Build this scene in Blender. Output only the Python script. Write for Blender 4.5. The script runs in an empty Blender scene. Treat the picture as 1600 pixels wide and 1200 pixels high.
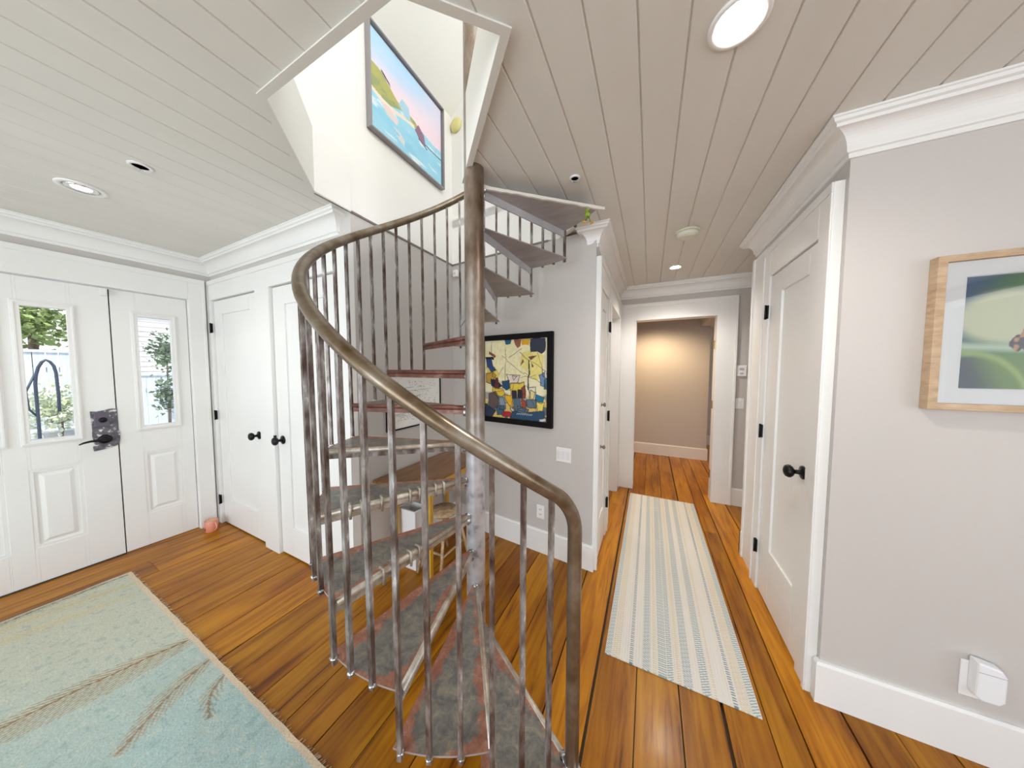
import bpy, bmesh, math, random
from mathutils import Matrix, Vector
random.seed(7)
C = bpy.context.scene.collection
PI = math.pi

# ------------------------------------------------------------------ camera
R_ = Vector((0.8991985, 0.4375569, 0.0015679)); D_ = Vector((0.0243427, -0.0464468, -0.9986241))
F_ = Vector((-0.4368804, 0.8979912, -0.0524158))
cam = bpy.data.cameras.new('camera'); camo = bpy.data.objects.new('camera', cam); C.objects.link(camo)
camo.matrix_world = Matrix(((R_.x, -D_.x, -F_.x, 0), (R_.y, -D_.y, -F_.y, 0), (R_.z, -D_.z, -F_.z, 1.5), (0, 0, 0, 1)))
cam.sensor_width = 36; cam.lens = 442.5 / 1600 * 36; cam.clip_start = 0.05; cam.clip_end = 200
bpy.context.scene.camera = camo

# ------------------------------------------------------------------ world, lights, exposure
sc = bpy.context.scene
sc.view_settings.view_transform = 'Standard'; sc.view_settings.look = 'None'
sc.view_settings.gamma = 1; sc.view_settings.exposure = 0.16
sc.cycles.use_denoising = True
sc.cycles.max_bounces = 10; sc.cycles.diffuse_bounces = 7; sc.cycles.glossy_bounces = 4
sc.cycles.transparent_max_bounces = 12
sc.cycles.sample_clamp_indirect = 8
w = bpy.data.worlds.new('world'); sc.world = w; w.use_nodes = True
nt = w.node_tree; nt.nodes.clear()
wo = nt.nodes.new('ShaderNodeOutputWorld'); bg = nt.nodes.new('ShaderNodeBackground')
tc = nt.nodes.new('ShaderNodeTexCoord'); sp = nt.nodes.new('ShaderNodeSeparateXYZ'); rmp = nt.nodes.new('ShaderNodeValToRGB')
nt.links.new(tc.outputs['Generated'], sp.inputs[0]); nt.links.new(sp.outputs['Z'], rmp.inputs[0])
rmp.color_ramp.elements[0].position = 0.0; rmp.color_ramp.elements[0].color = (1, 1, 1, 1)
rmp.color_ramp.elements[1].position = 0.6; rmp.color_ramp.elements[1].color = (0.62, 0.78, 1.0, 1)
nt.links.new(rmp.outputs[0], bg.inputs[0]); bg.inputs[1].default_value = 1.6
nt.links.new(bg.outputs[0], wo.inputs[0])

def area(name, loc, rot, sx, sy, power, col=(1, 1, 1)):
    l = bpy.data.lights.new(name, 'AREA'); l.shape = 'RECTANGLE'; l.size = sx; l.size_y = sy
    l.energy = power; l.color = col
    o = bpy.data.objects.new(name, l); o.location = loc; o.rotation_euler = rot; C.objects.link(o); return o
# added fill area lights: at assumed unseen windows around the camera, plus one upstairs
area('window_fill', (-1.15, -3.35, 1.35), (PI / 2, 0, 0), 3.4, 2.0, 90, (0.84, 0.93, 1.0))
area('side_window_fill', (3.35, -1.0, 1.35), (PI / 2, 0, PI / 2), 3.2, 2.0, 38, (0.84, 0.93, 1.0))
area('entry_window_fill', (-3.62, -2.2, 1.35), (PI / 2, 0, -PI / 2), 1.6, 1.9, 17, (0.88, 0.95, 1.0))
area('upper_storey_fill', (1.3, -0.2, 4.3), (math.radians(75), 0, math.radians(62)), 2.0, 1.6, 60, (0.95, 0.98, 1.0))  # added fill for the upper storey; no window is built there
sun = bpy.data.lights.new('sun', 'SUN'); sun.energy = 5.0; sun.angle = 0.02; sun.color = (1, 0.95, 0.86)
suno = bpy.data.objects.new('sun', sun); suno.rotation_euler = Vector((-.42, .26, -.87)).to_track_quat('-Z', 'Y').to_euler(); C.objects.link(suno)
def spot(name, loc, power, col=(1, 0.86, 0.66), ang=2.4, r=0.05):
    l = bpy.data.lights.new(name, 'SPOT'); l.energy = power; l.color = col; l.spot_size = ang; l.spot_blend = 0.7
    l.shadow_soft_size = r
    o = bpy.data.objects.new(name, l); o.location = loc; C.objects.link(o); return o
spot('downlight_near', (0.203, 1.06, 2.46), 27, (1, .95, .88), 2.7)
spot('downlight_hall', (0.20, 3.236, 2.46), 40, (1, 0.93, 0.84))
spot('downlight_entry', (-2.85, 0.415, 2.45), 9, (1, 0.95, 0.85))
area('bathroom_fill', (-1.1, 3.2, 2.4), (0, 0, 0), .3, .3, 7, (1, .95, .9))  # added fill that brightens the bathroom doorway; no fixture is modelled
spot('far_room_light', (0.1, 4.9, 2.28), 75, (1, 0.72, 0.42), 2.9, 0.09)

# ------------------------------------------------------------------ materials
def mat(name, col, rough=0.5, metal=0.0, spec=0.5, coat=0.0, emit=None, estr=0.0):
    m = bpy.data.materials.new(name); m.use_nodes = True
    b = m.node_tree.nodes['Principled BSDF']
    b.inputs['Base Color'].default_value = (*col, 1); b.inputs['Roughness'].default_value = rough
    b.inputs['Metallic'].default_value = metal; b.inputs['Specular IOR Level'].default_value = spec
    b.inputs['Coat Weight'].default_value = coat
    if emit: b.inputs['Emission Color'].default_value = (*emit, 1); b.inputs['Emission Strength'].default_value = estr
    return m
def nd(m, t, **kw):
    n = m.node_tree.nodes.new(t)
    for k, v in kw.items():
        if k.startswith('i_'): n.inputs[k[2:].replace('_', ' ')].default_value = v
        else: setattr(n, k, v)
    return n
def lk(m, a, b): m.node_tree.links.new(a, b)
def ramp(m, src, stops):
    r = nd(m, 'ShaderNodeValToRGB'); e = r.color_ramp.elements
    while len(e) < len(stops): e.new(0.5)
    for x, (p, c) in zip(e, stops): x.position = p; x.color = (*c, 1)
    lk(m, src, r.inputs[0]); return r
def coords(m, scale=(1, 1, 1), rot=(0, 0, 0), obj=True):
    t = nd(m, 'ShaderNodeTexCoord'); mp = nd(m, 'ShaderNodeMapping')
    mp.inputs['Scale'].default_value = scale; mp.inputs['Rotation'].default_value = rot
    lk(m, t.outputs['Object' if obj else 'Generated'], mp.inputs[0]); return mp.outputs[0]
def noisy(name, stops, scale, sc3=(1, 1, 1), rough=0.5, metal=0.0, bump=0.0, detail=4, spec=0.5, coat=0.0, rvar=0.0):
    m = mat(name, (1, 1, 1), rough, metal, spec, coat); b = m.node_tree.nodes['Principled BSDF']
    v = coords(m, sc3); n = nd(m, 'ShaderNodeTexNoise', i_Scale=scale, i_Detail=detail, i_Roughness=0.6); lk(m, v, n.inputs['Vector'])
    r = ramp(m, n.outputs[0], stops); lk(m, r.outputs[0], b.inputs['Base Color'])
    if bump:
        bp = nd(m, 'ShaderNodeBump', i_Strength=bump, i_Distance=0.002); lk(m, n.outputs[0], bp.inputs['Height']); lk(m, bp.outputs[0], b.inputs['Normal'])
    return m
def cracked_paint(name, a, b_, sc_=3):
    return noisy(name, [(0.35, a), (0.65, b_)], sc_, rough=0.45, detail=2)
M = {}
M['white'] = noisy('white_trim_paint', [(0.3, (0.82, 0.82, 0.81)), (0.7, (0.85, 0.85, 0.84))], 2, rough=0.38, detail=1)
M['wall'] = noisy('greige_wall_paint', [(0.3, (0.555, 0.528, 0.505)), (0.7, (0.575, 0.548, 0.525))], 1.5, rough=0.6, detail=1)
M['upwall'] = noisy('upper_white_paint', [(0.3, (0.86, 0.85, 0.82)), (0.7, (0.88, 0.87, 0.84))], 1.5, rough=0.6, detail=1)
M['ceil'] = noisy('ceiling_plank_paint', [(0.3, (0.70, 0.69, 0.65)), (0.7, (0.74, 0.73, 0.69))], 1.2, sc3=(3, .6, 1), rough=0.5, detail=2)
M['line'] = mat('shadow_gap_grey', (0.22, 0.18, 0.16), 0.7)
M['black'] = mat('black_metal', (0.012, 0.012, 0.014), 0.35, 0.6)
M['blackwood'] = mat('black_frame_wood', (0.006, 0.005, 0.006), 0.6, 0, 0.15)
M['plastic'] = mat('white_plastic', (0.86, 0.86, 0.86), 0.35)
M['cream'] = mat('aged_plastic', (0.74, 0.72, 0.58), 0.4)
M['yellowed'] = mat('yellowed_plastic', (0.72, 0.66, 0.28), 0.45)
M['chrome'] = mat('chrome', (0.8, 0.8, 0.8), 0.18, 1.0)
M['crystal'] = mat('smoky_crystal', (0.25, 0.24, 0.24), 0.12, 0.6)
M['brass'] = mat('old_brass', (0.45, 0.30, 0.12), 0.4, 0.9)
M['darkvoid'] = mat('dark_recess', (0.05, 0.035, 0.025), 0.8)
M['lens'] = mat('lit_lens', (1, 1, 1), 0.5, emit=(1, 0.93, 0.80), estr=14)
M['mug'] = mat('peach_glaze', (0.78, 0.30, 0.21), 0.3, coat=0.3)
M['mugin'] = mat('mug_rim_tan', (0.72, 0.42, 0.25), 0.5)
M['mugmark'] = mat('mug_mark', (0.10, 0.04, 0.04), 0.5)
M['fwood'] = noisy('pale_frame_wood', [(0.25, (0.36, 0.24, 0.14)), (0.6, (0.55, 0.40, 0.26)), (0.8, (0.64, 0.49, 0.34))], 6, sc3=(2, 2, 9), rough=0.55)
M['greyframe'] = mat('brushed_grey_frame', (0.30, 0.28, 0.29), 0.4, 0.4)
M['matboard'] = mat('mat_board', (0.82, 0.81, 0.80), 0.7)
M['tabletop'] = noisy('brown_table_top', [(0.3, (0.13, 0.055, 0.015)), (0.55, (0.24, 0.11, 0.03)), (0.8, (0.30, 0.15, 0.05))], 5, sc3=(7, 1, 1), rough=0.3)
M['tableleg'] = noisy('ochre_painted_wood', [(0.3, (0.50, 0.25, 0.02)), (0.7, (0.62, 0.36, 0.04))], 8, rough=0.4)
M['bamboo'] = noisy('bamboo', [(0.3, (0.30, 0.17, 0.08)), (0.7, (0.60, 0.45, 0.28))], 30, rough=0.45)
M['bin'] = mat('white_bin', (0.80, 0.80, 0.81), 0.4)
M['frog'] = noisy('green_figurine', [(0.35, (0.05, 0.12, 0.01)), (0.65, (0.38, 0.50, 0.03))], 60, rough=0.3)
M['frogfoot'] = mat('yellow_feet', (0.70, 0.38, 0.04), 0.4)
M['steel'] = noisy('worn_pole_steel', [(0.30, (0.09, 0.052, 0.028)), (0.45, (0.21, 0.155, 0.115)), (0.58, (0.33, 0.29, 0.255)), (0.72, (0.46, 0.43, 0.42))], 7, sc3=(1, 1, .45), rough=0.36, metal=0.55, bump=0.25, detail=8)
M['rail'] = noisy('worn_rail_steel', [(0.28, (0.10, 0.058, 0.022)), (0.5, (0.20, 0.15, 0.10)), (0.75, (0.34, 0.30, 0.25))], 9, rough=0.3, metal=0.6, bump=0.12, detail=7)
M['bar'] = noisy('worn_baluster_steel', [(0.32, (0.055, 0.022, 0.016)), (0.44, (0.12, 0.085, 0.072)), (0.54, (0.22, 0.195, 0.18)), (0.64, (0.36, 0.34, 0.335)), (0.72, (0.75, 0.74, 0.73))], 26, sc3=(1, 1, .35), rough=0.4, metal=0.35, bump=0.4, detail=6)
M['nosing'] = noisy('bare_nosing_steel', [(0.3, (0.27, 0.17, 0.12)), (0.5, (0.42, 0.37, 0.30)), (0.7, (0.68, 0.64, 0.58))], 14, rough=0.36, metal=0.45, bump=0.3, detail=6)
M['rednose'] = noisy('dark_primer_nosing', [(0.35, (0.10, 0.028, 0.02)), (0.58, (0.20, 0.075, 0.05)), (0.72, (0.34, 0.27, 0.22))], 12, rough=0.4, metal=0.2, bump=0.3, detail=5)
M['weld'] = noisy('weld_metal', [(0.35, (0.10, 0.10, 0.11)), (0.6, (0.85, 0.86, 0.88))], 60, rough=0.25, metal=0.8, bump=0.6)
M['under'] = noisy('tread_underside_steel', [(0.3, (0.30, 0.275, 0.265)), (0.7, (0.46, 0.43, 0.43))], 4, sc3=(1, 3, 1), rough=0.45, metal=0.25, detail=6)
M['lip'] = noisy('painted_lip_steel', [(0.3, (0.46, 0.46, 0.50)), (0.7, (0.62, 0.62, 0.66))], 6, rough=0.4, metal=0.3)
M['pewter'] = noisy('scuffed_pewter', [(0.40, (0.10, 0.095, 0.115)), (0.56, (0.17, 0.165, 0.19)), (0.63, (0.80, 0.78, 0.76))], 28, rough=0.4, metal=0.3, bump=0.5, detail=5)
def pole_mat():
    m = M['steel']; b = m.node_tree.nodes['Principled BSDF']; src = b.inputs['Base Color'].links[0].from_socket
    t = nd(m, 'ShaderNodeNewGeometry'); sp_ = nd(m, 'ShaderNodeSeparateXYZ'); lk(m, t.outputs['Position'], sp_.inputs[0])
    n = nd(m, 'ShaderNodeTexNoise', i_Scale=9.0, i_Detail=5.0); lk(m, t.outputs['Position'], n.inputs['Vector'])
    a = nd(m, 'ShaderNodeMath', operation='MULTIPLY_ADD'); lk(m, n.outputs[0], a.inputs[0]); a.inputs[1].default_value = .7; lk(m, sp_.outputs[2], a.inputs[2])
    mr = nd(m, 'ShaderNodeMapRange'); mr.inputs['From Min'].default_value = 1.35; mr.inputs['From Max'].default_value = 1.62; lk(m, a.outputs[0], mr.inputs[0])
    n2 = nd(m, 'ShaderNodeTexNoise', i_Scale=16.0, i_Detail=6.0); lk(m, t.outputs['Position'], n2.inputs['Vector'])
    r = ramp(m, n2.outputs[0], [(0.32, (0.26, 0.25, 0.27)), (0.45, (0.50, 0.50, 0.54)), (0.7, (0.66, 0.66, 0.70))])
    mx = nd(m, 'ShaderNodeMix', data_type='RGBA'); lk(m, mr.outputs[0], mx.inputs[0]); lk(m, r.outputs[0], mx.inputs[6]); lk(m, src, mx.inputs[7]); lk(m, mx.outputs[2], b.inputs['Base Color'])
pole_mat()
# tread plate: dark mill scale in the middle, red primer towards the rim (attribute 'rim')
def tread_mat():
    m = mat('worn_tread_plate', (1, 1, 1), 0.42, 0.25); b = m.node_tree.nodes['Principled BSDF']
    at = nd(m, 'ShaderNodeAttribute', attribute_name='rim')
    v = coords(m); n = nd(m, 'ShaderNodeTexNoise', i_Scale=7.0, i_Detail=7.0, i_Roughness=0.7); lk(m, v, n.inputs['Vector'])
    a = nd(m, 'ShaderNodeMath', operation='MULTIPLY_ADD'); lk(m, n.outputs[0], a.inputs[0]); a.inputs[1].default_value = 1.45; lk(m, at.outputs['Fac'], a.inputs[2])
    a2 = nd(m, 'ShaderNodeMath', operation='SUBTRACT'); lk(m, a.outputs[0], a2.inputs[0]); a2.inputs[1].default_value = .235; a = a2
    r1 = ramp(m, a.outputs[0], [(.96, (0, 0, 0)), (1.0, (1, 1, 1))])
    n2 = nd(m, 'ShaderNodeTexNoise', i_Scale=22.0, i_Detail=8.0, i_Roughness=0.78, i_Distortion=0.35); lk(m, v, n2.inputs['Vector'])
    base = ramp(m, n2.outputs[0], [(0.33, (0.11, 0.105, 0.10)), (0.5, (0.21, 0.20, 0.185)), (0.60, (0.30, 0.27, 0.21)), (0.70, (0.42, 0.37, 0.28))])
    red = ramp(m, n2.outputs[0], [(0.35, (0.24, 0.10, 0.065)), (0.55, (0.42, 0.19, 0.13)), (0.72, (0.60, 0.42, 0.34))])
    mx = nd(m, 'ShaderNodeMix', data_type='RGBA'); lk(m, r1.outputs[0], mx.inputs[0]); lk(m, base.outputs[0], mx.inputs[6]); lk(m, red.outputs[0], mx.inputs[7])
    lk(m, mx.outputs[2], b.inputs['Base Color'])
    bp = nd(m, 'ShaderNodeBump', i_Strength=0.3, i_Distance=0.002); lk(m, n2.outputs[0], bp.inputs['Height']); lk(m, bp.outputs[0], b.inputs['Normal'])
    return m
M['tread'] = tread_mat()
def attr_mat(name, rough=0.6, coat=0.0, bump=0.0, bscale=200, var=0.0, spec=0.5):
    m = mat(name, (1, 1, 1), rough, 0, spec, coat); b = m.node_tree.nodes['Principled BSDF']
    at = nd(m, 'ShaderNodeAttribute', attribute_name='Col')
    out = at.outputs['Color']
    if var or bump:
        v = coords(m); n = nd(m, 'ShaderNodeTexNoise', i_Scale=float(bscale), i_Detail=3.0); lk(m, v, n.inputs['Vector'])
        if var:
            r = ramp(m, n.outputs[0], [(0.25, (1 - var,) * 3), (0.75, (1.0,) * 3)])
            mx = nd(m, 'ShaderNodeMix', data_type='RGBA', blend_type='MULTIPLY'); mx.inputs[0].default_value = 1
            lk(m, out, mx.inputs[6]); lk(m, r.outputs[0], mx.inputs[7]); out = mx.outputs[2]
        if bump:
            bp = nd(m, 'ShaderNodeBump', i_Strength=bump, i_Distance=0.003); lk(m, n.outputs[0], bp.inputs['Height']); lk(m, bp.outputs[0], b.inputs['Normal'])
    lk(m, out, b.inputs['Base Color']); return m
M['art'] = attr_mat('painted_canvas', 0.55)
M['rug'] = attr_mat('woven_rug', 0.95, bump=0.6, bscale=160, var=0.28, spec=0.1)
M['runner'] = attr_mat('woven_runner', 0.95, bump=0.4, bscale=300, var=0.12, spec=0.1)
def glass_mat():
    m = bpy.data.materials.new('clear_glass'); m.use_nodes = True; t = m.node_tree; t.nodes.clear()
    o = nd(m, 'ShaderNodeOutputMaterial'); tr = nd(m, 'ShaderNodeBsdfTransparent'); gl = nd(m, 'ShaderNodeBsdfGlossy', i_Roughness=0.02)
    fr = nd(m, 'ShaderNodeFresnel', i_IOR=1.45); mx = nd(m, 'ShaderNodeMixShader')
    lk(m, fr.outputs[0], mx.inputs[0]); lk(m, tr.outputs[0], mx.inputs[1]); lk(m, gl.outputs[0], mx.inputs[2]); lk(m, mx.outputs[0], o.inputs[0]); return m
M['glass'] = glass_mat()
def floor_mat():
    m = mat('fir_plank', (1, 1, 1), 0.33, 0, 0.22, 0.06); b = m.node_tree.nodes['Principled BSDF']; b.inputs['Coat Roughness'].default_value = 0.16
    at = nd(m, 'ShaderNodeAttribute', attribute_name='Col'); g = nd(m, 'ShaderNodeNewGeometry')
    sp_ = nd(m, 'ShaderNodeVectorMath', operation='MULTIPLY_ADD')
    lk(m, at.outputs['Color'], sp_.inputs[0]); sp_.inputs[1].default_value = (7, 13, 3)
    lk(m, g.outputs['Position'], sp_.inputs[2])
    mp = nd(m, 'ShaderNodeMapping'); mp.inputs['Scale'].default_value = (16, 1.1, 1); lk(m, sp_.outputs[0], mp.inputs[0])
    n = nd(m, 'ShaderNodeTexNoise', i_Scale=1.6, i_Detail=7.0, i_Roughness=0.62, i_Distortion=0.6); lk(m, mp.outputs[0], n.inputs['Vector'])
    mp2 = nd(m, 'ShaderNodeMapping'); mp2.inputs['Scale'].default_value = (1.6, 0.7, 1); lk(m, sp_.outputs[0], mp2.inputs[0])
    n2 = nd(m, 'ShaderNodeTexNoise', i_Scale=1.8, i_Detail=3.0); lk(m, mp2.outputs[0], n2.inputs['Vector'])
    r = ramp(m, n.outputs[0], [(0.30, (0.13, 0.045, 0.006)), (0.40, (0.34, 0.120, 0.006)), (0.53, (0.47, 0.190, 0.007)), (0.75, (0.58, 0.265, 0.010))])
    r2 = ramp(m, n2.outputs[0], [(0.3, (0.62, 0.48, 0.5)), (0.62, (1.04, 1.06, .95))])
    mx = nd(m, 'ShaderNodeMix', data_type='RGBA', blend_type='MULTIPLY'); mx.inputs[0].default_value = 1
    lk(m, r.outputs[0], mx.inputs[6]); lk(m, r2.outputs[0], mx.inputs[7])
    sx = nd(m, 'ShaderNodeSeparateColor'); lk(m, at.outputs['Color'], sx.inputs[0])
    hs = nd(m, 'ShaderNodeHueSaturation'); lk(m, mx.outputs[2], hs.inputs['Color'])
    mr = nd(m, 'ShaderNodeMapRange'); mr.inputs['To Min'].default_value = 0.8; mr.inputs['To Max'].default_value = 1.15; lk(m, sx.outputs[0], mr.inputs[0]); lk(m, mr.outputs[0], hs.inputs['Value'])
    lk(m, hs.outputs[0], b.inputs['Base Color'])
    bp = nd(m, 'ShaderNodeBump', i_Strength=0.12, i_Distance=0.002); lk(m, n.outputs[0], bp.inputs['Height']); lk(m, bp.outputs[0], b.inputs['Normal'])
    return m
M['floor'] = floor_mat()
M['crack'] = mat('crack_filler', (0.045, 0.028, 0.014), 0.7)
M['concrete'] = noisy('pale_concrete', [(0.3, (0.45, 0.45, 0.46)), (0.7, (0.62, 0.62, 0.62))], 2, rough=0.8)
M['fence'] = noisy('blue_grey_boards', [(0.3, (0.50, 0.56, 0.64)), (0.7, (0.64, 0.70, 0.76))], 3, sc3=(1, 8, 1), rough=0.7)
M['shingle'] = noisy('white_shingle', [(0.3, (0.62, 0.60, 0.56)), (0.7, (0.78, 0.76, 0.72))], 3, rough=0.8)
M['leaf'] = noisy('tree_leaf', [(0.3, (0.10, 0.18, 0.04)), (0.7, (0.38, 0.46, 0.16))], 5, rough=0.6)
M['leafd'] = noisy('shrub_leaf', [(0.3, (0.05, 0.08, 0.06)), (0.7, (0.20, 0.30, 0.16))], 5, rough=0.6)
M['pale'] = noisy('pale_blossom', [(0.3, (0.40, 0.46, 0.25)), (0.7, (0.75, 0.78, 0.66))], 8, rough=0.7)
M['bark'] = noisy('bark', [(0.3, (0.06, 0.04, 0.03)), (0.7, (0.18, 0.13, 0.09))], 12, rough=0.9)
M['iron'] = mat('blue_black_iron', (0.05, 0.07, 0.10), 0.5, 0.3)

# ------------------------------------------------------------------ mesh builder
class MB:
    def __init__(s): s.v = []; s.f = []; s.sm = []; s.mi = []; s.k = 0
    def add(s, vs, fs, smooth=False):
        b = len(s.v); s.v += [tuple(v) for v in vs]
        for f in fs: s.f.append(tuple(b + i for i in f)); s.sm.append(smooth); s.mi.append(s.k)
        return s
    def box(s, x0, x1, y0, y1, z0, z1):
        x0, x1 = min(x0, x1), max(x0, x1); y0, y1 = min(y0, y1), max(y0, y1); z0, z1 = min(z0, z1), max(z0, z1)
        vs = [(x, y, z) for z in (z0, z1) for y in (y0, y1) for x in (x0, x1)]
        return s.add(vs, [(0, 2, 3, 1), (4, 5, 7, 6), (0, 1, 5, 4), (2, 6, 7, 3), (0, 4, 6, 2), (1, 3, 7, 5)])
    def prism(s, poly, z0, z1):
        a = sum(poly[i][0] * poly[(i + 1) % len(poly)][1] - poly[(i + 1) % len(poly)][0] * poly[i][1] for i in range(len(poly)))
        if a < 0: poly = poly[::-1]
        n = len(poly); vs = [(x, y, z0) for x, y in poly] + [(x, y, z1) for x, y in poly]
        return s.add(vs, [tuple(range(n - 1, -1, -1)), tuple(range(n, 2 * n))] + [(i, (i + 1) % n, n + (i + 1) % n, n + i) for i in range(n)])
    def tube(s, pts, r, n=10, caps=True, smooth=True, square=False, up=None):
        pts = [Vector(p) for p in pts]; rs = r if isinstance(r, (list, tuple)) else [r] * len(pts)
        t = [(pts[min(i + 1, len(pts) - 1)] - pts[max(i - 1, 0)]).normalized() for i in range(len(pts))]
        u = (Vector(up) if up else (Vector((0, 0, 1)) if abs(t[0].z) < .9 else Vector((1, 0, 0))))
        vs = []
        for i, p in enumerate(pts):
            u = (u - t[i] * u.dot(t[i])).normalized(); b = t[i].cross(u)
            for k in range(n):
                a = 2 * PI * (k + (.5 if square else 0)) / n
                vs.append(p + (u * math.cos(a) + b * math.sin(a)) * rs[i])
        fs = [(i * n + k, i * n + (k + 1) % n, (i + 1) * n + (k + 1) % n, (i + 1) * n + k) for i in range(len(pts) - 1) for k in range(n)]
        if square: smooth = False
        s.add(vs, fs, smooth)
        if caps:
            b = len(s.v) - len(vs)
            s.f += [tuple(b + k for k in range(n - 1, -1, -1)), tuple(b + (len(pts) - 1) * n + k for k in range(n))]; s.sm += [False] * 2; s.mi += [s.k] * 2
        return s
    def lathe(s, prof, origin=(0, 0, 0), axis='z', n=24, smooth=True):
        o = Vector(origin); vs = []
        for r, h in prof:
            for k in range(n):
                a = 2 * PI * k / n; x, y = r * math.cos(a), r * math.sin(a)
                v = {'z': (x, y, h), 'y': (x, h, y), 'x': (h, x, y)}[axis]
                vs.append(o + Vector(v))
        m = len(prof)
        fs = [(i * n + k, i * n + (k + 1) % n, (i + 1) * n + (k + 1) % n, (i + 1) * n + k) for i in range(m - 1) for k in range(n)]
        s.add(vs, fs, smooth)
        b = len(s.v) - len(vs)
        if prof[0][0] > 1e-5: s.f.append(tuple(b + k for k in range(n - 1, -1, -1))); s.sm.append(False); s.mi.append(s.k)
        if prof[-1][0] > 1e-5: s.f.append(tuple(b + (m - 1) * n + k for k in range(n))); s.sm.append(False); s.mi.append(s.k)
        return s
    def blob(s, c, rx, ry, rz, n=10, m=7, jit=0.0):
        vs = []
        for i in range(m + 1):
            th = PI * i / m
            for k in range(n):
                a = 2 * PI * k / n; j = 1 + random.uniform(-jit, jit)
                vs.append((c[0] + rx * j * math.sin(th) * math.cos(a), c[1] + ry * j * math.sin(th) * math.sin(a), c[2] + rz * j * math.cos(th)))
        return s.add(vs, [(i * n + k, (i + 1) * n + k, (i + 1) * n + (k + 1) % n, i * n + (k + 1) % n) for i in range(m) for k in range(n)], True)
    def sweep(s, path, prof):
        # path: xy points, room on the LEFT of travel; prof: closed (d, z) polygon, d = distance from the wall
        n = len(path); P = [Vector(p) for p in path]; off = []
        for i in range(n):
            def nl(a, b): d = (b - a).normalized(); return Vector((-d.y, d.x))
            if i == 0: o = nl(P[0], P[1])
            elif i == n - 1: o = nl(P[-2], P[-1])
            else:
                a, b = nl(P[i - 1], P[i]), nl(P[i], P[i + 1]); o = (a + b); o = o / max(o.dot(a), 0.2)
            off.append(o)
        m = len(prof); vs = [(P[i].x + off[i].x * d, P[i].y + off[i].y * d, z) for i in range(n) for d, z in prof]
        fs = [(i * m + k, i * m + (k + 1) % m, (i + 1) * m + (k + 1) % m, (i + 1) * m + k) for i in range(n - 1) for k in range(m)]
        fs += [tuple(range(m - 1, -1, -1)), tuple((n - 1) * m + k for k in range(m))]
        return s.add(vs, fs)
    def build(s, name, mats, parent=None, bevel=0.0, fix=True):
        me = bpy.data.meshes.new(name); me.from_pydata(s.v, [], s.f)
        for i, p in enumerate(me.polygons): p.use_smooth = s.sm[i]; p.material_index = s.mi[i]
        for m in (mats if isinstance(mats, (list, tuple)) else [mats]): me.materials.append(M[m] if isinstance(m, str) else m)
        if fix:
            bm = bmesh.new(); bm.from_mesh(me); bmesh.ops.recalc_face_normals(bm, faces=bm.faces); bm.to_mesh(me); bm.free()
        o = bpy.data.objects.new(name, me); C.objects.link(o)
        if parent is not None: o.parent = parent
        if bevel:
            b = o.modifiers.new('bevel', 'BEVEL'); b.width = bevel; b.segments = 2; b.limit_method = 'ANGLE'; b.angle_limit = math.radians(40)
        return o
def tag(o, label=None, cat=None, group=None, kind=None):
    if label: o['label'] = label
    if cat: o['category'] = cat
    if group: o['group'] = group
    if kind: o['kind'] = kind
    return o
def root(name, loc=(0, 0, 0), rz=0.0, label=None, cat=None, group=None, kind=None):
    o = bpy.data.objects.new(name, None); o.empty_display_size = 0.05; C.objects.link(o)
    o.location = loc; o.rotation_euler = (0, 0, rz); return tag(o, label, cat, group, kind)
def copy_tree(o, parent=None):
    c = o.copy(); C.objects.link(c)
    if parent is not None: c.parent = parent
    for ch in list(o.children): copy_tree(ch, c)
    return c
def struct(name, mb, m, parent=None, bevel=0.0):
    o = mb.build(name, m, parent, bevel)
    if parent is None: tag(o, kind='structure')
    return o
def panel_hole(mb, x0, x1, z0, z1, holes, y0, y1):
    # slab in x/z with rectangular holes
    xs = sorted({x0, x1, *[h[0] for h in holes], *[h[1] for h in holes]}); zs = sorted({z0, z1, *[h[2] for h in holes], *[h[3] for h in holes]})
    for a, b in zip(xs, xs[1:]):
        run = None
        for c, d in zip(zs, zs[1:]):
            mx, mz = (a + b) / 2, (c + d) / 2
            inside = any(h[0] < mx < h[1] and h[2] < mz < h[3] for h in holes)
            if inside:
                if run: mb.box(a, b, y0, y1, run[0], run[1]); run = None
            else: run = (run[0] if run else c, d)
        if run: mb.box(a, b, y0, y1, run[0], run[1])
    return mb
def ring(mb, x0, x1, z0, z1, w, y0, y1):
    # mitred rectangular frame
    o = [(x0, z0), (x1, z0), (x1, z1), (x0, z1)]; i = [(x0 + w, z0 + w), (x1 - w, z0 + w), (x1 - w, z1 - w), (x0 + w, z1 - w)]
    vs = [(x, y, z) for y in (y0, y1) for pts in (o, i) for x, z in pts]
    fs = []
    for k in range(4):
        l = (k + 1) % 4
        fs += [(k, l, 4 + l, 4 + k), (8 + k, 12 + k, 12 + l, 8 + l), (k, 8 + k, 8 + l, l), (4 + k, 4 + l, 12 + l, 12 + k)]
    return mb.add(vs, fs)

CZ = 2.5      # ceiling height
UZ = 2.82     # upper floor level
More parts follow.
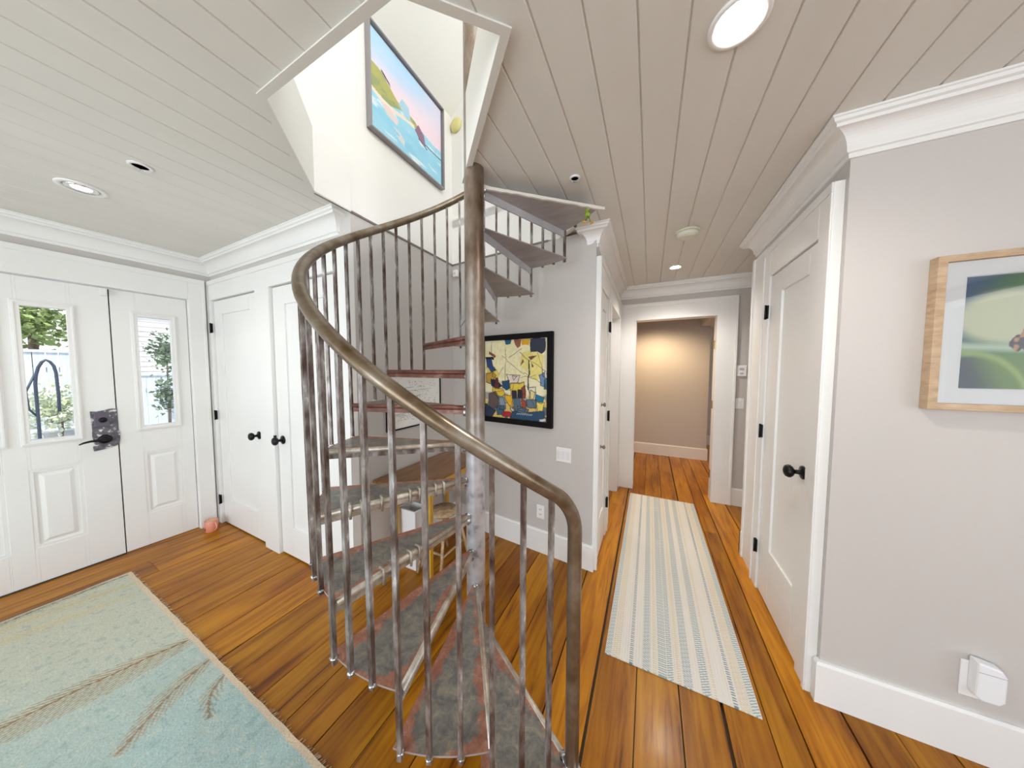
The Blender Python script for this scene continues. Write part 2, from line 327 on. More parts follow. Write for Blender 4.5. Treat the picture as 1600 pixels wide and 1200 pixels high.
# ------------------------------------------------------------------ floor
cuts = [(-4.0, 1), (-3.86, 1), (-3.62, 1), (-3.475, 1), (-3.24, 3), (-3.03, 1), (-2.82, 1), (-2.62, 1), (-2.42, 4), (-2.19, 1), (-1.965, 4), (-1.79, 1), (-1.57, 1), (-1.36, 3), (-1.168, 4),
        (-.98, 1), (-.78, 3), (-.60, 1), (-.385, 4), (-.205, 9), (-.022, 2), (.157, 3), (.325, 10), (.487, 2), (.60, 4), (.79, 5), (.95, 1), (1.105, 4), (1.29, 1), (1.47, 3), (1.66, 1), (1.9, 2)]
x = 2.1
while x < 3.6: cuts.append((x, random.choice([1, 3]))); x += .19
fb = MB(); cols = []
for (a, wa), (b, wb) in zip(cuts, cuts[1:]):
    y = -3.6; ends = []
    while y < 7.4: ends.append(y); y += random.uniform(2.6, 4.4)
    ends.append(7.4)
    for ya, yb in zip(ends, ends[1:]):
        c = (random.random(), random.random(), random.random())
        xa, xb = a + wa * .0006 + .0009, b - wb * .0006 - .0009
        fb.box(xa, xb, ya + .0007, yb - .0007, -.02, 0); cols += [c] * 6
fl = fb.build('floor', 'floor'); tag(fl, kind='structure')
ca = fl.data.color_attributes.new('Col', 'FLOAT_COLOR', 'CORNER')
for p, c in zip(fl.data.polygons, cols):
    for li in p.loop_indices: ca.data[li].color = (*c, 1)
struct('floor_subfloor', MB().box(-4.0, 3.6, -3.6, 7.4, -.12, -.0205), 'crack')

# ------------------------------------------------------------------ ceiling with V-grooved planks and the stair opening
OP = [(-.90, 1.28), (-.403, .782), (-.62, .572), (-1.288, .572), (-1.71, .975), (-1.72, 1.19), (-1.76, 1.192), (-1.76, 2.29), (-.70, 2.19), (-.40, 1.92)]
cb = MB(); top = []; x = .759 - .1356 * 35
px = [-4.0]
while x < 3.6: px.append(x); x += .1356
px = [p for p in px if p > -3.95 or p == -4.0] + [3.6]
prof = [(-4.0, CZ)]
for p in px[1:-1]: prof += [(p - .0052, CZ), (p - .0012, CZ + .0062), (p + .0008, CZ + .0062), (p + .0036, CZ)]
prof += [(3.6, CZ), (3.6, UZ - .02), (-4.0, UZ - .02)]
n = len(prof); vs = [(a, -3.6, b) for a, b in prof] + [(a, 7.4, b) for a, b in prof]
cb.add(vs, [tuple(range(n)), tuple(range(2 * n - 1, n - 1, -1))] + [(i, (i + 1) % n, n + (i + 1) % n, n + i) for i in range(n)])
ceil = struct('ceiling', cb, 'ceil')
cut = MB().prism(OP, 2.3, 3.2).build('cutter', 'white')
bo = ceil.modifiers.new('hole', 'BOOLEAN'); bo.operation = 'DIFFERENCE'; bo.object = cut; bo.solver = 'EXACT'
dg = bpy.context.evaluated_depsgraph_get(); me = bpy.data.meshes.new_from_object(ceil.evaluated_get(dg)); ceil.modifiers.clear(); ceil.data = me
bpy.data.objects.remove(cut)
# upper landing floor boards on top of the slab are not seen; fascia boards line the opening
def edge_board(name, a, b, m, z0, z1, t, out=0.0):
    a, b = Vector(a), Vector(b); d = (b - a).normalized(); nrm = Vector((-d.y, d.x))   # polygon is clockwise/ccw: nrm points outward below
    return name, a, b, nrm
poly = [Vector(p) for p in OP]; area2 = sum(poly[i].x * poly[(i + 1) % 10].y - poly[(i + 1) % 10].x * poly[i].y for i in range(9))
def inset(i, d):
    # mitred offset of vertex i, d>0 = into the opening
    a, b, c = poly[i - 1], poly[i], poly[(i + 1) % 10]
    s = 1 if area2 > 0 else -1
    n1 = Vector((-(b - a).normalized().y, (b - a).normalized().x)) * s; n2 = Vector((-(c - b).normalized().y, (c - b).normalized().x)) * s
    o = n1 + n2; return b + o * (d / max(o.dot(n1), .35))
k = 0
for i, j in ((0, 1), (1, 2), (2, 3), (3, 4), (4, 5), (8, 9), (9, 0)):
    k += 1
    fr = [inset(i, .013), inset(j, .013), inset(j, -.0005), inset(i, -.0005)]
    struct('trim_%d' % k, MB().prism([tuple(p) for p in fr], CZ - .012, UZ + .01), 'upwall')
    lipq = [inset(i, .013), inset(j, .013), inset(j, -.014), inset(i, -.014)]
    struct('trim_%d' % (k + 20), MB().prism([tuple(p) for p in lipq], CZ - .018, CZ - .0125), 'ceil')
# ------------------------------------------------------------------ walls
Wt = 'wall'
mb = MB()                                                        # front wall (faces +x): built in y
def wall_y(mb, x0, x1, y0, y1, holes, z1=CZ):                    # wall running along y with holes (ya, yb, za, zb)
    t = MB(); panel_hole(t, y0, y1, 0, z1, holes, x0, x1)
    mb.add([(v[1], v[0], v[2]) for v in t.v], t.f); return mb
struct('wall_left', wall_y(MB(), -3.93, -3.775, -3.6, 1.205, [(-.19, 1.06, -.01, 2.13), (-3.0, -1.4, .4, 2.2)]), Wt)
struct('wall_closet', panel_hole(MB(), -3.93, -1.72, 0, CZ, [(-3.73, -2.87, -.01, 2.14), (-2.67, -1.84, -.01, 2.14)], 1.205, 1.30), Wt)
struct('wall_closet_inside', MB().box(-3.93, -1.85, 1.9, 1.95, 0, CZ).box(-3.93, -3.88, 1.3, 1.9, 0, CZ), Wt)
struct('wall_stairwell', MB().box(-1.82, -1.72, 1.3005, 2.33, 0, 2.484), Wt)
PA = Vector((-1.72, 2.235)); PB = Vector((-.36, 2.095)); pd = (PB - PA).normalized(); pn = Vector((-pd.y, pd.x))
def pwp(a, b, t0, t1): return [tuple(PA + pd * a + pn * t0), tuple(PA + pd * b + pn * t0), tuple(PA + pd * b + pn * t1), tuple(PA + pd * a + pn * t1)]
PL = (PB - PA).length
struct('wall_back', MB().prism(pwp(-.06, PL, 0, .1), 0, 2.484), Wt)
struct('wall_hall_left', wall_y(MB(), -.46, -.36, 2.12, 3.93, [(2.804, 3.636, -.01, 2.121), (2.184, 2.616, -.01, 2.121)]), Wt)
struct('wall_bathroom', MB().box(-1.75, -1.70, 2.3, 3.95, 0, CZ).box(-.8, -.46, 2.66, 2.70, 0, CZ).box(-.8, -.76, 2.2, 2.66, 0, CZ), 'white')
struct('wall_end', panel_hole(MB(), -1.75, 1.75, 0, CZ, [(-.176, .666, -.01, 2.108)], 3.83, 3.93), Wt)
struct('wall_recess', MB().box(1.65, 1.75, 2.82, 3.83, 0, CZ), Wt)
struct('wall_right', panel_hole(MB(), .722, 3.6, 0, CZ, [], 1.70, 1.80), Wt)
struct('wall_hall_right', wall_y(MB(), .722, .82, 1.80, 2.82, [(1.816, 2.436, -.01, 2.121)]), Wt)
struct('wall_closet_back', MB().box(.82, 3.6, 2.72, 2.82, 0, CZ).box(1.5, 1.55, 1.8, 2.72, 0, CZ), Wt)
struct('wall_rear', panel_hole(MB(), -4.0, 3.6, 0, CZ, [(-3.1, 1.1, .35, 2.35), (1.6, 3.0, .35, 2.35)], -3.55, -3.42), Wt)
struct('wall_living_side', wall_y(MB(), 3.42, 3.6, -3.55, 1.7, [(-2.6, .6, .35, 2.35)]), Wt)
struct('wall_far_room', MB().box(-1.75, .865, 5.54, 5.66, 0, CZ).box(-1.75, -1.65, 3.93, 5.54, 0, CZ).box(1.65, 1.75, 3.93, 7.3, 0, CZ).box(.7, 1.75, 6.7, 6.8, 0, CZ), Wt)
struct('ceiling_far_room', MB().box(-1.65, 1.65, 3.93, 6.7, 2.33, 2.40), Wt)
struct('ceiling_soffit', MB().box(.72, 1.65, 3.95, 5.56, 2.20, 2.33), Wt)
# upper storey around the stairwell
struct('wall_upper_left', MB().box(-1.82, -1.72, 1.192, 2.29, 2.492, 3.83).box(-1.82, -1.72, -1.6, 1.192, 2.83, 3.83), 'upwall')
up = MB().prism(pwp(-.06, 1.02, 0, .1), 2.492, 2.9).prism(pwp(-.06, PL + 2.6, 0, .1), 2.83, 5.6); struct('wall_upper_back', up, 'upwall')
struct('wall_upper_front', MB().box(-1.82, 2.4, -1.7, -1.6, 2.81, 5.6), 'upwall')
struct('wall_upper_right', MB().box(2.3, 2.4, -1.6, 2.3, 2.81, 5.6), 'upwall')
us = MB(); v0 = [(-1.74, 3.815), (.3, 5.5), (2.4, 5.5), (2.4, 5.6), (.27, 5.6), (-1.82, 3.87)]
us.add([(a, -1.7, b) for a, b in v0] + [(a, 2.4, b) for a, b in v0], [tuple(range(6)), tuple(range(11, 5, -1))] + [(i, (i + 1) % 6, 6 + (i + 1) % 6, 6 + i) for i in range(6)])
struct('ceiling_upper', us, 'upwall')
struct('trim_30', MB().box(-1.72, -1.712, .99, 2.23, 2.482, 2.494), 'line')  # dark strips coloured as the shadow gap between lower and upper walls
struct('trim_31', MB().prism(pwp(.0, .995, -.008, 0), 2.482, 2.494), 'line')
struct('wall_corner_board', MB().box(-1.722, -1.70, 1.15, 1.205, 0, 2.30), 'white')
# baseboards
bp_ = [(0, 0), (.018, 0), (.018, .178), (.012, .190), (0, .190)]
struct('baseboard_back', MB().sweep([(-.36, 2.19), (-.36, 2.095), (-1.72, 2.235), (-1.72, 1.21)], bp_), 'white')
struct('baseboard_right', MB().sweep([(3.42, 1.70), (.722, 1.70), (.722, 1.715)], bp_), 'white')
struct('baseboard_hall_right', MB().sweep([(1.65, 2.83), (1.65, 3.83), (.835, 3.83)], bp_), 'white')
struct('baseboard_hall_corner', MB().box(.69, .722, 2.78, 2.838, 0, .19).box(.69, 1.0, 2.82, 2.838, 0, .19), 'white')
struct('baseboard_far_room', MB().sweep([(.865, 5.66), (.865, 5.54), (-1.65, 5.54)], [(a, b) for a, b in bp_]), 'white')
struct('baseboard_far_end', MB().sweep([(1.65, 6.70), (.87, 6.70)], bp_), 'white')
struct('baseboard_left', MB().sweep([(-3.775, -.30), (-3.775, -3.42)], bp_), 'white')
# crown mouldings
def crown_prof(h=.135, p=.098, top=CZ):
    b = top - h; pts = [(0, b), (.009, b), (.011, b + .008), (.011, b + .018), (.019, b + .021), (.021, b + .028)]
    for i in range(1, 9):
        a = PI / 2 * i / 8; pts.append((.021 + (p - .046) * (1 - math.cos(a)), b + .028 + (h - .066) * math.sin(a)))
    pts += [(p - .020, top - .038), (p - .018, top - .026), (p - .008, top - .022), (p - .006, top - .010), (p, top - .008), (p, top - .0005), (0, top - .0005)]
    return pts
cp = crown_prof()
struct('trim_40', MB().sweep([(-1.85, 1.22), (-1.85, 1.205), (-3.775, 1.205), (-3.775, -3.42)], cp), 'white')
struct('trim_41', MB().sweep([(1.65, 3.83), (-.36, 3.83), (-.36, 2.118), (-.405, 2.118), (-.405, 2.13)], cp), 'white')
struct('trim_42', MB().sweep([(3.42, 1.70), (.722, 1.70), (.722, 2.82), (1.65, 2.82)], cp), 'white')
# ------------------------------------------------------------------ door casings (trim)
def board(mb, x0, x1, z0, z1, t=.022, edge=True):
    mb.box(x0, x1, -t, 0, z0, z1)
    return mb
def casing(name, loc, rz, x0, x1, z0, hx0, hx1, ztop, t=.03, jamb=.10, extra=None):
    # x0..x1 = outer casing, hx0..hx1 = opening, local frame on the wall surface
    r = root(name, loc, rz, kind='structure')
    m = MB().box(x0, hx0, -t, 0, 0, ztop).box(hx1, x1, -t, 0, 0, ztop).box(hx0, hx1, -t, 0, z0, ztop)
    m.box(x0, x1, -t - .007, -t, ztop - .04, ztop).box(x0, x0 + .022, -t - .007, -t, 0, ztop - .04).box(x1 - .022, x1, -t - .007, -t, 0, ztop - .04)
    m.build('door_casing', 'white', r, .003)
    j = MB().box(hx0 - .015, hx0, 0, jamb, 0, z0).box(hx1, hx1 + .015, 0, jamb, 0, z0).box(hx0 - .015, hx1 + .015, 0, jamb, z0, z0 + .015)
    j.build('door_jamb', 'white', r)
    if extra: extra(r)
    return r
def hinge(parent, x, z, m='black', y=-.008, w=.022, h=.085):
    MB().box(x - w / 2, x + w / 2, y - .004, y + .004, z - h / 2, z + h / 2).tube([(x, y - .008, z - h / 2 - .004), (x, y - .008, z + h / 2 + .004)], .006, 8).build('hinge', m, parent)
def knob(parent, x, z, y, m='black', name='door_knob'):
    MB().lathe([(.033, y), (.033, y - .006), (.026, y - .010), (.012, y - .013), (.010, y - .03), (.013, y - .036), (.024, y - .041), (.031, y - .050), (.032, y - .058), (.027, y - .068), (.014, y - .074), (.0, y - .075)], (x, 0, z), 'y').build(name, m, parent)
def shaker(name, parent, x0, x1, z0, z1, px0, px1, pz0, pz1, y=0.0, t=.035, m='white', step=True):
    d = MB(); panel_hole(d, x0, x1, z0, z1, [(px0, px1, pz0, pz1)], y, y + t)
    o = d.build(name, m, parent, .002)
    MB().box(px0 - .002, px1 + .002, y + .012, y + .024, pz0 - .002, pz1 + .002).build('door_panel', m, o)
    return o
# --- entry: door with glass and matching side panel, wall faces +x  (local x = world y)
ent = casing('door_1', (-3.775, 0, 0), PI / 2, -.30, 1.155, 2.122, -.185, 1.047, 2.312, t=.032)
def lite_door(parent, name, x0, x1, lites, panels, y=.012, z0=.008, z1=2.115):
    d = MB(); panel_hole(d, x0, x1, z0, z1, lites + [(a + .0, b, c, e) for a, b, c, e in panels], y, y + .042); o = d.build(name, 'white', parent, .0015)
    for a, b, c, e in lites:
        fr = MB(); ring(fr, a - .03, b + .03, c - .036, e + .036, .036, y - .012, y + .004); ring(fr, a - .024, b + .024, c - .028, e + .028, .012, y - .017, y - .011)
        fr.build('glazing_frame', 'white', o, .003)
        MB().box(a - .002, b + .002, y + .018, y + .023, c - .002, e + .002).build('glass_pane', 'glass', o)
    for a, b, c, e in panels:
        p = MB().box(a - .002, b + .002, y + .012, y + .034, c - .002, e + .002); ring(p, a, b, c, e, .018, y + .003, y + .014)
        vs = [(a + .035, y + .012, c + .035), (b - .035, y + .012, c + .035), (b - .035, y + .012, e - .035), (a + .035, y + .012, e - .035),
              (a + .055, y + .001, c + .055), (b - .055, y + .001, c + .055), (b - .055, y + .001, e - .055), (a + .055, y + .001, e - .055)]
        p.add(vs, [(4, 5, 6, 7), (0, 1, 5, 4), (1, 2, 6, 5), (2, 3, 7, 6), (3, 0, 4, 7)]); p.build('door_panel', 'white', o)
    return o
dr = lite_door(ent, 'entry_door_leaf', -.18, .630, [(-.013, .173, 1.008, 1.922), (.275, .453, 1.008, 1.922)], [(-.02, .18, .252, .802), (.262, .468, .252, .802)])
sl = lite_door(ent, 'sidelight_panel', .637, 1.043, [(.758, .944, 1.022, 1.925)], [(.752, .970, .275, .80)])
MB().box(.630, .637, .030, .05, .008, 2.115).build('door_gap', 'darkvoid', ent)
MB().box(-.18, .633, .000, .05, 0, .008).build('door_threshold', 'darkvoid', ent)
pl = MB()
out = [(.514, 1.176), (.540, 1.172), (.575, 1.178), (.600, 1.186), (.632, 1.188), (.634, 1.02), (.642, .985), (.640, .94), (.634, .90), (.600, .884), (.560, .876), (.520, .870), (.516, .90), (.522, .94), (.516, .98), (.518, 1.05)]
no = len(out); pl.add([(a, .0105, b) for a, b in out] + [(a, .0045, b) for a, b in out], [tuple(range(no)), tuple(range(2 * no - 1, no - 1, -1))] + [(i, (i + 1) % no, no + (i + 1) % no, no + i) for i in range(no)])
lp = pl.build('lock_plate', 'pewter', dr)
MB().box(.527, .596, -.008, .0045, 1.052, 1.168).build('deadbolt_housing', mat('slate_metal', (.13, .12, .155), .4, .4), lp, .004)
MB().lathe([(.020, -.008), (.019, -.016), (.012, -.020), (.0, -.021)], (.566, 0, 1.105), 'y').build('deadbolt_knob', 'black', lp)
MB().lathe([(.034, .004), (.033, -.006), (.024, -.012), (.012, -.014), (.011, -.045), (.0, -.047)], (.572, 0, .955), 'y').tube([(.572, -.040, .955), (.535, -.046, .956), (.50, -.046, .957), (.472, -.044, .951), (.452, -.040, .941)], [.010, .010, .008, .007, .004], 10).build('lever_handle', 'black', lp)
al = root('door_alarm_contact', (-3.775, .607, 2.085), PI / 2, 'small white alarm contact at the top corner of the entry door', 'alarm sensor')
MB().box(-.015, .017, -.022, .011, -.028, .026).build('sensor_case', 'white', al, .003); MB().box(-.010, .012, -.024, -.021, -.020, .018).build('sensor_cover', 'plastic', al, .001)
# --- closet doors, wall faces -y (local = world)
clo = casing('door_2', (-3.775, 1.205, 0), 0, .005, 2.055, 2.135, .07, 1.925, 2.312, t=.03)
def cx(v): return v + 3.775
MB().box(cx(-2.875), cx(-2.665), -.034, .02, 0, 2.135).build('mullion_post', 'white', clo, .003)
d1 = shaker('closet_door_leaf', clo, cx(-3.700), cx(-2.880), .012, 2.128, cx(-3.545), cx(-3.035), .25, 2.00, y=-.008)
for z in (1.88, 1.06, .24): hinge(d1, cx(-3.712), z, y=-.026, w=.03)
knob(d1, cx(-2.957), .938, -.008)
d2 = shaker('closet_door_leaf', clo, cx(-2.660), cx(-1.853), .012, 2.128, cx(-2.50), cx(-2.01), .242, 1.99, y=-.008)
knob(d2, cx(-2.589), .94, -.008)
lat = MB().box(cx(-2.606), cx(-2.588), -.066, -.05, .962, .985); lat.build('thumb_turn', 'black', d2, .002)
# --- hall right door, wall faces -x: local x = -world y
hr = casing('door_3', (.722, 0, 0), -PI / 2, -2.53, -1.722, 2.105, -2.42, -1.832, 2.30, t=.036)
MB().box(-2.80, -2.53, -.022, 0, 0, 2.33).box(-2.815, -2.775, -.03, 0, 0, 2.33).build('wall_board', 'white', hr, .002)
d3 = shaker('hall_door_leaf', hr, -2.413, -1.836, .012, 2.098, -2.25, -1.925, .36, 1.972, y=-.026)
for z in (1.875, 1.09, .30): hinge(d3, -2.425, z, y=-.040, w=.03)
knob(d3, -1.872, .99, -.026)
# --- end doorway with the door swung open
en = casing('door_4', (0, 3.83, 0), 0, -.345, .835, 2.092, -.160, .650, 2.292, t=.03, jamb=.12)
for z in (1.78, 1.10, .30): MB().box(.644, .652, .04, .10, z - .045, z + .045).build('hinge', 'brass', en)
lf = MB(); panel_hole(lf, .655, 1.44, .012, 2.085, [], .125, .16); lf.build('open_door_leaf', mat('varnished_door_edge', (.30, .17, .06), .4), en)
# --- left hall: small closet door and the bathroom doorway, wall faces +x: local x = world y
lh = casing('door_5', (-.36, 0, 0), PI / 2, 2.105, 2.70, 2.105, 2.20, 2.60, 2.30, t=.03)
d5 = shaker('linen_door_leaf', lh, 2.205, 2.595, .012, 2.098, 2.29, 2.51, .30, 1.97, y=-.022)
for z in (1.865, 1.09, .31): hinge(d5, 2.605, z, y=-.036, w=.03)
for z in (1.222, .886):
    MB().lathe([(.016, -.022), (.015, -.026), (.006, -.028), (.006, -.036), (.016, -.042), (.018, -.05), (.010, -.058), (0, -.059)], (2.30, 0, z), 'y', n=8, smooth=False).build('cabinet_knob', 'crystal', d5)
casing('door_6', (-.36, 0, 0), PI / 2, 2.70, 3.79, 2.105, 2.82, 3.62, 2.30, t=.03, jamb=.14)
# rear windows (behind the camera)
for i, (wn, loc, rz, wx, wz) in enumerate((('window_1', (-1.0, -3.48, .35), 0, 4.2, 2.0), ('window_2', (2.3, -3.48, .35), 0, 1.4, 2.0), ('window_3', (3.52, -1.0, .35), PI / 2, 3.2, 2.0), ('window_4', (-3.86, -2.2, .4), PI / 2, 1.6, 1.8))):
    r = root(wn, loc, rz, kind='structure'); f = MB(); ring(f, -wx / 2, wx / 2, 0, wz, .05, -.03, .03); f.box(-.025, .025, -.02, .02, .05, wz - .05); f.build('window_frame', 'white', r)
    MB().box(-wx / 2 + .04, wx / 2 - .04, -.003, .003, .04, wz - .04).build('glass_pane', 'glass', r)

# ------------------------------------------------------------------ the spiral staircase
XC, YC, RT, H, A1, ST, WD = -.818, 1.241, .706, .1863, -.5447, .38163, .42128
st = root('spiral_staircase', (XC, YC, 0), 0, 'worn steel spiral staircase with brown tubular handrail and pie-shaped treads', 'staircase')
def pc(a, r, z): return (r * math.cos(a), r * math.sin(a), z)
MB().tube([(0, 0, .0), (0, 0, .4), (0, 0, 1.2), (0, 0, 2.2), (0, 0, 3.2), (0, 0, 4.6)], .0498, 40).build('center_pole', 'steel', st)
MB().lathe([(.10, 0), (.10, .008), (.056, .009), (.056, .02), (.05, .024)]).build('base_plate', 'nosing', st)
RR = .722
def railz(a): return 1.138 + .4935 * (math.radians(-38.9) - a)
def make_tread(k):
    a0 = A1 - ST * (k - 1); a1 = a0 - WD; z = H * k
    na, nr = 14, 22; r0 = .046; vs = []; rim = []
    for i in range(na + 1):
        for j in range(nr + 1):
            # straight radial sides, plate flares from the pole
            a = a0 + (a1 - a0) * i / na; r = r0 + (RT - r0) * j / nr
            vs.append(pc(a, r, z)); u = min(i, na - i) / na * (abs(a1 - a0)) * r; e = min(u * .9, (RT - r)); e2 = r - .12
            v = max(0, 1 - e / .085) * .62; v = max(v, .5 * max(0, 1 - e2 / .10)) if e2 > 0 else .5
            if i > na * .78: v += .10
            rim.append(min(v, .75))
    m = MB(); n1 = nr + 1; fs = [(i * n1 + j, i * n1 + j + 1, (i + 1) * n1 + j + 1, (i + 1) * n1 + j) for i in range(na) for j in range(nr)]
    m.add(vs, fs)
    b = len(m.v); m.k = 1
    m.add([(x, y, zz - .006) for x, y, zz in vs], [tuple(reversed(f)) for f in fs])
    bd = [(0 * n1 + j) for j in range(n1)] + [i * n1 + nr for i in range(1, na + 1)] + [na * n1 + j for j in range(nr - 1, -1, -1)] + [i * n1 for i in range(na - 1, 0, -1)]
    for q in range(len(bd)):
        c, d = bd[q], bd[(q + 1) % len(bd)]; m.f.append((c, d, b + d, b + c)); m.sm.append(False); m.mi.append(1)
    o = m.build('tread', ['tread', 'under'], st)
    at = o.data.attributes.new('rim', 'FLOAT', 'POINT')
    for i, v in enumerate(rim + rim): at.data[i].value = v
    # rolled nosing along the front edge and a folded lip below it
    p0, p1 = Vector(pc(a0, .045, z - .008)), Vector(pc(a0, RT - .004, z - .008))
    if k <= 9:
        MB().tube([p0, p1], .0125, 12).build('nosing', 'rednose' if k >= 7 else 'nosing', o)
        q = (p1 - p0).normalized(); s = Vector((-q.y, q.x, 0)) * .002
        MB().add([p0 + s + Vector((0, 0, -.008)), p1 + s + Vector((0, 0, -.008)), p1 + s + Vector((0, 0, -.034)), p0 + s + Vector((0, 0, -.034)), p0 - s + Vector((0, 0, -.008)), p1 - s + Vector((0, 0, -.008)), p1 - s + Vector((0, 0, -.034)), p0 - s + Vector((0, 0, -.034))],
                 [(0, 1, 2, 3), (7, 6, 5, 4), (0, 4, 5, 1), (1, 5, 6, 2), (2, 6, 7, 3), (3, 7, 4, 0)]).build('front_lip', 'rednose' if k >= 7 else 'bar' if k == 6 else 'nosing', o)
    else:
        q = (p1 - p0).normalized(); s = Vector((-q.y, q.x, 0)) * .004
        MB().add([p0 + s + Vector((0, 0, .008)), p1 + s + Vector((0, 0, .008)), p1 + s + Vector((0, 0, -.038)), p0 + s + Vector((0, 0, -.038)), p0 - s + Vector((0, 0, .008)), p1 - s + Vector((0, 0, .008)), p1 - s + Vector((0, 0, -.038)), p0 - s + Vector((0, 0, -.038))],
                 [(0, 1, 2, 3), (7, 6, 5, 4), (0, 4, 5, 1), (1, 5, 6, 2), (2, 6, 7, 3), (3, 7, 4, 0)]).build('front_lip', 'lip', o)
    # thin back stiffener and outer rim
    wm = MB()
    for t_ in range(3): wm.blob(pc(a0 - .05 - t_ * .13, .055, z - .004 - t_ * .003), .014, .014, .012, 8, 5, .25)
    wm.blob(pc(a0, .056, z - .03), .012, .012, .02, 8, 5, .3)
    wm.build('weld_bead', 'weld', o)
    if k == 5 or k == 4:
        for r in ((.20, .32, .44, .56) if k == 5 else (.40, .52)):
            c = Vector(pc(a0, r, z)); t = Vector((math.cos(a0), math.sin(a0), 0)); nn = Vector((-t.y, t.x, 0))
            for sgn in (-1, 1):
                e = c + t * .021 * sgn; cl = MB()
                cl.tube([e + Vector((0, 0, -.045)) + nn * .014, e + Vector((0, 0, .012)) + nn * .014, e + Vector((0, 0, .012)) - nn * .012], .0055, 6)
                cl.build('joint_clip', 'nosing', o)
    if k == 13:
        m = MB(); n_ = 24; a_ = a1 - .012; vs_ = []
        for i in range(n_ + 1):
            r = .05 + .70 * i / n_; j = random.uniform(.006, .012)
            vs_ += [pc(a_ + .008 / r, r, z + .006), pc(a_ - .004 / r, r, z + .006), pc(a_ - .004 / r, r, z - j), pc(a_ + .008 / r, r, z - j)]
        m.add(vs_, [(i * 4 + q, i * 4 + (q + 1) % 4, i * 4 + 4 + (q + 1) % 4, i * 4 + 4 + q) for i in range(n_) for q in range(4)] + [(0, 3, 2, 1), (n_ * 4, n_ * 4 + 1, n_ * 4 + 2, n_ * 4 + 3)])
        m.build('edge_strip', mat('chipped_white_paint', (.72, .69, .64), .5), o)
    return o
for k in range(1, 14): make_tread(k)
for i in range(1, 39):
    a = A1 - i * ST / 3; k = (i + 2) // 3; zt = H * k; r = .712
    zb = zt - .012 if i % 3 else zt - .02
    top_ = railz(a) - .012
    m = MB(); c, s = math.cos(a), math.sin(a)
    m.tube([(r * c, r * s, zb), (RR * c, RR * s, top_)], .0100, 4, square=True, up=(c, s, 0))
    b = m.build('baluster', 'bar', st)
    MB().blob((r * c, r * s, zt + .001), .012, .012, .006, 8, 5, .3).build('weld_bead', 'weld', b)
# handrail: newel post, bend, helix
an = A1; zn = railz(an + .02)
path = [pc(an, RR, .17), pc(an, RR, .45), pc(an, RR, .75), pc(an, RR, zn - .075)]
P0_ = Vector(pc(an, RR, zn - .075)); Pc = Vector(pc(an, RR, zn - .005)); P1_ = Vector(pc(an - .09, RR, railz(an - .09)))
for t in (.15, .3, .45, .6, .75, .88): path.append(tuple(P0_ * (1 - t) ** 2 + Pc * 2 * t * (1 - t) + P1_ * t * t))
a = an - .09
while a > math.radians(-300): path.append(pc(a, RR, railz(a))); a -= .07
MB().tube(path, .0225, 20).build('handrail', 'rail', st)
MB().blob(pc(an, RR, .195), .028, .028, .016, 10, 6, .25).blob(pc(an, RR - .03, .19), .018, .018, .01, 8, 5, .3).build('weld_bead', 'weld', st)

# ------------------------------------------------------------------ painted grids (art, rugs)
def smooth(a, b, x):
    t = max(0, min(1, (x - a) / (b - a))); return t * t * (3 - 2 * t)
def lerp(a, b, t): return tuple(p + (q - p) * t for p, q in zip(a, b))
def lin(c): return tuple((v / 255 / 12.92 if v / 255 <= .04045 else ((v / 255 + .055) / 1.055) ** 2.4) for v in c)
_h = {}
def vnoise(x, y, seed=0):
    xi, yi = math.floor(x), math.floor(y); fx, fy = x - xi, y - yi
    def g(i, j):
        k = (i, j, seed)
        if k not in _h: _h[k] = random.Random(i * 7919 + j * 104729 + seed * 31).random()
        return _h[k]
    fx = fx * fx * (3 - 2 * fx); fy = fy * fy * (3 - 2 * fy)
    return (g(xi, yi) * (1 - fx) + g(xi + 1, yi) * fx) * (1 - fy) + (g(xi, yi + 1) * (1 - fx) + g(xi + 1, yi + 1) * fx) * fy
def fbm(x, y, s=0): return .55 * vnoise(x, y, s) + .3 * vnoise(x * 2.1, y * 2.1, s + 1) + .15 * vnoise(x * 4.3, y * 4.3, s + 2)
def grid_obj(name, fn, nx, ny, pos, m, parent=None, thick=0, edgecol=None):
    vs = []; cols = []
    for j in range(ny + 1):
        for i in range(nx + 1):
            s, t = i / nx, j / ny; vs.append(pos(s, t)); cols.append(fn(s, t))
    fs = [(j * (nx + 1) + i, j * (nx + 1) + i + 1, (j + 1) * (nx + 1) + i + 1, (j + 1) * (nx + 1) + i) for j in range(ny) for i in range(nx)]
    if thick:
        n1 = nx + 1; bd = [i for i in range(n1)] + [j * n1 + nx for j in range(1, ny + 1)] + [ny * n1 + i for i in range(nx - 1, -1, -1)] + [j * n1 for j in range(ny - 1, 0, -1)]
        b = len(vs)
        for q in bd: vs.append((vs[q][0], vs[q][1], vs[q][2] - thick)); cols.append(cols[q])
        L = len(bd); fs += [(bd[q], b + q, b + (q + 1) % L, bd[(q + 1) % L]) for q in range(L)]; fs.append(tuple(b + q for q in range(L)))
    me = bpy.data.meshes.new(name); me.from_pydata(vs, [], fs); me.materials.append(M[m])
    ca = me.color_attributes.new('Col', 'FLOAT_COLOR', 'POINT'); flat = []
    for c in cols: flat += [c[0], c[1], c[2], 1.0]
    ca.data.foreach_set('color', flat)
    o = bpy.data.objects.new(name, me); C.objects.link(o)
    if parent is not None: o.parent = parent
    return o
def inpoly(p, x, y):
    r = False; n = len(p)
    for i in range(n):
        x1, y1 = p[i]; x2, y2 = p[i - 1]
        if (y1 > y) != (y2 > y) and x < (x2 - x1) * (y - y1) / (y2 - y1) + x1: r = not r
    return r
